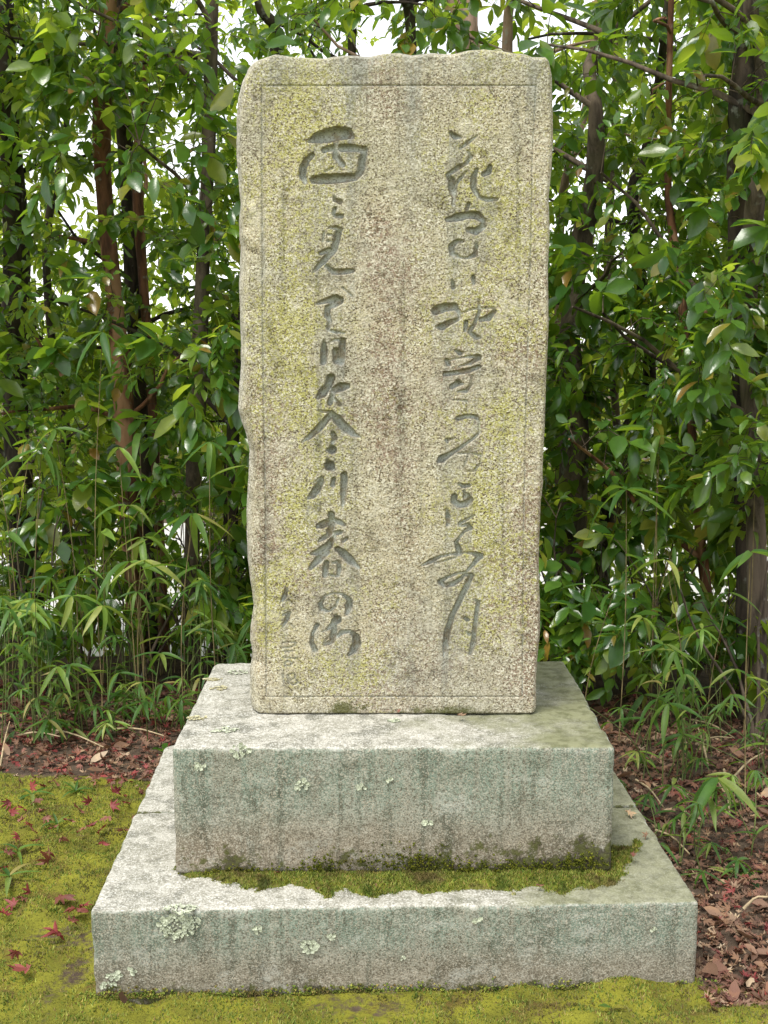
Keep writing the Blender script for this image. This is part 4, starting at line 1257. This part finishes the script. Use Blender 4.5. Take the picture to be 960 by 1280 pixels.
RED = [(28, 1122), (75, 1120), (62, 1078), (95, 1135), (72, 1166), (34, 1204), (20, 1186), (10, 1068), (48, 1052), (100, 1045), (58, 1028), (30, 1018), (112, 1012), (135, 1030), (160, 1012), (155, 1046), (85, 1032), (12, 1010), (145, 1000), (70, 990), (120, 985), (48, 1008), (5, 1140), (98, 1020), (128, 1060), (66, 1040), (38, 1035), (22, 1048), (60, 1070), (104, 1130), (18, 1128), (36, 1114), (90, 1150), (26, 1032), (14, 1022), (52, 1020), (44, 1044), (78, 1052), (110, 1040), (140, 1016), (124, 1046), (8, 1084), (168, 1030), (40, 995)]
for k, (px_, py_) in enumerate(RED):
    p = atz(px_, py_, .02)
    big = k < 6
    fallen('fallen_maple_leaf', random.choice(maple_me), p.x, p.y, gz(p.x, p.y) + .034, random.uniform(.085, .10) if big else random.uniform(.048, .07),
           'larger crimson maple leaf lying on the moss left of the base slab' if big else 'small curled reddish maple leaf on the moss left of the base slab', 'leaf', 'larger maple leaves on the moss' if big else 'small maple leaves on the moss', .75)
SPOT = [(340, 1097, .20, 'maple', .045, 'curled dark red leaf on the moss cushion, left of centre'), (562, 1088, .215, 'dry', .04, 'pale shrivelled leaf on the moss cushion at the middle of the pedestal foot'), (672, 1110, .205, 'mdry', .035, 'small pinkish-brown leaf at the front edge of the moss cushion'),
        (574, 898, .53, 'mdry', .040, 'small orange-brown leaf on the pedestal top below the right column'), (499, 893, .53, 'maple', .022, 'tiny red leaf scrap on the pedestal top at the middle'), (786, 1020, .205, 'mdry', .06, 'brown leaf standing on the base slab right of the pedestal'),
        (808, 1047, .205, 'mdry', .035, 'rust-coloured leaf on the right edge of the base slab'), (790, 1072, .215, 'maple', .03, 'reddish leaf in the moss right of the pedestal corner'), (470, 1108, .22, 'dry', .016, 'tiny pale leaf fragment on the moss cushion'), (160, 1252, .0, 'dry', .05, 'pale curled dead leaf against the left foot of the base slab'), (896, 1242, .04, 'mdry', .035, 'rust-brown leaf on the moss at the front right'), (880, 1213, .04, 'dry', .07, 'olive-yellow leaf leaning at the right end of the base slab')]
pool = {'maple': maple_me, 'dry': dry_me, 'mdry': maple_dry_me}
for px_, py_, z_, kind, s, label in SPOT:
    p = atz(px_, py_, z_)
    fallen('fallen_leaf', random.choice(pool[kind]), p.x, p.y, z_ + .008, s, label, 'leaf', None, .6)

def litter_xy(n_):
    out = []
    while len(out) < n_:
        if random.random() < .40:
            x_, y_ = random.uniform(-1.7, -.62), random.uniform(1.0, 2.5)
            if y_ < 1.22 - .25 * (x_ + .78) + random.gauss(0, .06) or (x_ > -.78 and y_ < 1.0):
                continue
        else:
            x_, y_ = random.uniform(.70, 1.5), -.06 + 2.4 * random.random() ** 1.5
            if x_ < .74 and y_ < 1.1:
                continue
        out.append((x_, y_))
    return np.array(out)
NL = 7400
xy = litter_xy(NL)
zz = ground_z(xy[:, 0], xy[:, 1]) + rng.uniform(.004, .022, NL)
px, py, dp = project(np.column_stack([xy, zz]))
sz = rng.uniform(.022, .058, NL)
kinds = rng.choice([0, 1, 2, 3, 4, 5, 3, 4, 5, 2, 7, 8], NL)           # 0-5 maple dry, 6-7 maple red, 8-9 broad dry
kinds = np.where((xy[:, 0] < 0) & (rng.random(NL) < .28), 7, kinds)
vis = (px > 0) & (px < 960) & (py < 1280)
vis &= ~((px > 215) & (px < 770) & (py > 820))
order = np.argsort(-(sz / dp) * vis)
indiv = order[:290]
for i in indiv:
    left = xy[i, 0] < 0
    kd_ = kinds[i]
    me = random.choice(maple_dry_me if kd_ < 6 else (maple_me if kd_ < 8 else dry_me))
    s = sz[i] * (1.15 if kd_ >= 8 else 1)
    word = ('brown lobed fallen leaf', 'red lobed fallen leaf', 'dry oval fallen leaf')[0 if kd_ < 6 else (1 if kd_ < 8 else 2)]
    where = 'in the litter behind the moss on the left' if left else ('in the litter at the front right corner of the slab' if xy[i, 1] < .25 else ('in the litter along the right side of the slab' if xy[i, 1] < .8 else 'in the litter under the dwarf bamboo behind the slab, right'))
    fallen('fallen_leaf', me, xy[i, 0], xy[i, 1], zz[i], s, word + ' ' + where, 'leaf', word.replace('leaf', 'leaves') + ' ' + where, .5)
rest = np.ones(NL, bool); rest[indiv] = False
for nm, forms, mt, ks_ in (('leaf_litter', maple_forms, 'dry', (0, 5)), ('leaf_litter', maple_forms, 'maple', (6, 7)), ('leaf_litter', dry_forms, 'dry', (8, 9))):
    k = rest & (kinds >= ks_[0]) & (kinds <= ks_[1])
    m_ = int(k.sum())
    D_ = rng.normal(0, 1, (m_, 3)); D_[:, 2] *= .25
    N_ = rng.normal(0, .45, (m_, 3)); N_[:, 2] = 1
    mb = scatter(forms, np.column_stack([xy[k], zz[k]]), frames(D_, N_), sz[k] * (1.15 if ks_[0] == 8 else 1), rng.integers(0, len(forms), m_))
    o = obj(nm, mb.build(nm, M[mt], True))
    tag(o, {0: 'thick brown leaf litter under the dwarf bamboo on both sides', 6: 'dull red maple leaves mixed through the litter on both sides', 8: 'dry oval leaves mixed through the litter on both sides'}[ks_[0]], 'leaf litter', None, 'stuff')

# dead stalks and blades lying about
STALK = [(20, 915, 75, 928), (55, 905, 130, 930), (0, 960, 12, 900), (865, 892, 918, 916), (870, 928, 915, 930), (912, 975, 955, 940), (885, 955, 870, 900), (820, 1032, 862, 1058), (930, 1122, 960, 1112), (795, 975, 830, 1005), (905, 960, 912, 1010), (140, 905, 205, 915)]
for k, (x1, y1, x2, y2) in enumerate(STALK):
    a_ = atz(x1, y1, .04); b_ = atz(x2, y2, .06)
    a_.z = gz(a_.x, a_.y) + .02; b_.z = gz(b_.x, b_.y) + random.uniform(.03, .07)
    mb = MB(); mb.tube(spline([a_, (a_ + b_) / 2 + Vector((0, 0, .015)), b_], 6), np.linspace(.0045, .0022, 6), 5)
    o = obj('dry_stalk', mb.build('dry_stalk', M['straw'], origin=a_), None, a_)
    left = x1 < 300
    tag(o, 'pale dead bamboo stalk lying in the litter ' + ('on the left' if left else 'on the right'), 'stalk', 'dead stalks ' + ('on the left' if left else 'on the right'))

# seedlings growing in the moss
def seedling(px_, py_, n_, ln, label, forms, lift=.35, stem=.02, mat_me=None):
    p = atz(px_, py_, .02)
    b = Vector((p.x, p.y, gz(p.x, p.y)))
    root = thing('seedling', label, 'seedling', b)
    mb = MB(); mb.tube([b, b + Vector((0, 0, stem))], [.0012, .0009], 5)
    obj('stem', mb.build('stem', M['culm_green'], origin=b), root)
    for k in range(n_):
        a = 6.283 * k / n_ + random.uniform(-.3, .3)
        place('leaf', random.choice(mat_me), root, b, (b.x, b.y, b.z + stem * random.uniform(.7, 1)), frames(np.array([[math.cos(a), math.sin(a), lift * random.uniform(.5, 1.5)]]), np.array([[0, 0, 1.0]]))[0], ln * random.uniform(.8, 1.15))
bm = blade_me['bamboo']
seedling(95, 995, 9, .06, 'tiny grassy seedling tuft in the moss near the litter edge', None, .8, .02, bm)
seedling(40, 1000, 5, .09, 'narrow-leaved seedling in the moss at the left, near the litter', None, .4, .03, bm)
seedling(72, 1030, 6, .06, 'small dark seedling among maple leaves on the moss', None, .6, .02, bm)
seedling(22, 1062, 5, .08, 'spreading seedling at the left edge of the moss', None, .3, .03, bm)
seedling(12, 1094, 5, .10, 'broad-bladed seedling at the left edge beside the red leaves', None, .3, .03, bm)
seedling(150, 1070, 2, .05, 'flat little seedling beside the left edge of the base slab', None, .1, .012, bm)
seedling(765, 1256, 2, .030, 'two-leaved round seedling in the moss in front of the slab', None, .5, .03, leaf_me)
seedling(795, 1065, 4, .10, 'sprig of dwarf bamboo growing on the slab right of the pedestal', None, .5, .02, bm)
for px_, py_, lbl in ((195, 900, 'small bright green sprout beside the pedestal, upper one'), (205, 945, 'small bright green sprout beside the pedestal, lower one')):
    seedling(px_, py_, 5, .05, lbl, None, .4, .04, leaf_me)

# ------------------------------------------------------------------ beyond the grove: guard rail and far shrubs across the road
gr = thing('guard_rail', 'white horizontal guard rail glimpsed beyond the trees', 'railing', (0, 10.8, -.51))
for k in range(13):
    mb = MB(); mb.tube([(-9 + 1.5 * k, 0, 0), (-9 + 1.5 * k, 0, .85)], .04, 8)
    obj('post', mb.build('post', M['rail']), gr)
for z_ in (.45, .78):
    mb = MB(); mb.tube([(-9.5, 0, z_), (9.5, 0, z_)], .035, 8)
    obj('rail', mb.build('rail', M['rail']), gr)
for k in range(9):
    cx_ = -8 + 2 * k + random.uniform(-.5, .5); cy_ = random.uniform(12, 14); hh = random.uniform(2.0, 3.2)
    n_ = 2200
    u_ = rng.normal(0, 1, (n_, 3)); u_ /= np.linalg.norm(u_, axis=1)[:, None]
    rad_ = rng.random(n_) ** .4 * (1 + .35 * fbm(u_ + k * 9, 2.2, 2))
    pos = u_ * rad_[:, None] * np.array([1.35, 1.0, hh * .55]) + np.array([0, 0, hh * .55])
    root = thing('roadside_bush', 'rounded green bush across the road, glimpsed through the grove', 'bush', (cx_, cy_, -.52), 'bushes across the road')
    mb = scatter(leaf_forms, pos, frames(rng.normal(0, 1, (n_, 3)), rng.normal(0, .6, (n_, 3)) + [0, 0, 1]), rng.uniform(.1, .2, n_), rng.integers(0, len(leaf_forms), n_))
    obj('foliage', mb.build('foliage', M['leaf_light']), root, kind='stuff')
    mb = MB(); mb.tube([(0, 0, 0), (.03, .02, hh * .5)], [.05, .02], 7)
    obj('stem', mb.build('stem', M['bark_grey']), root)
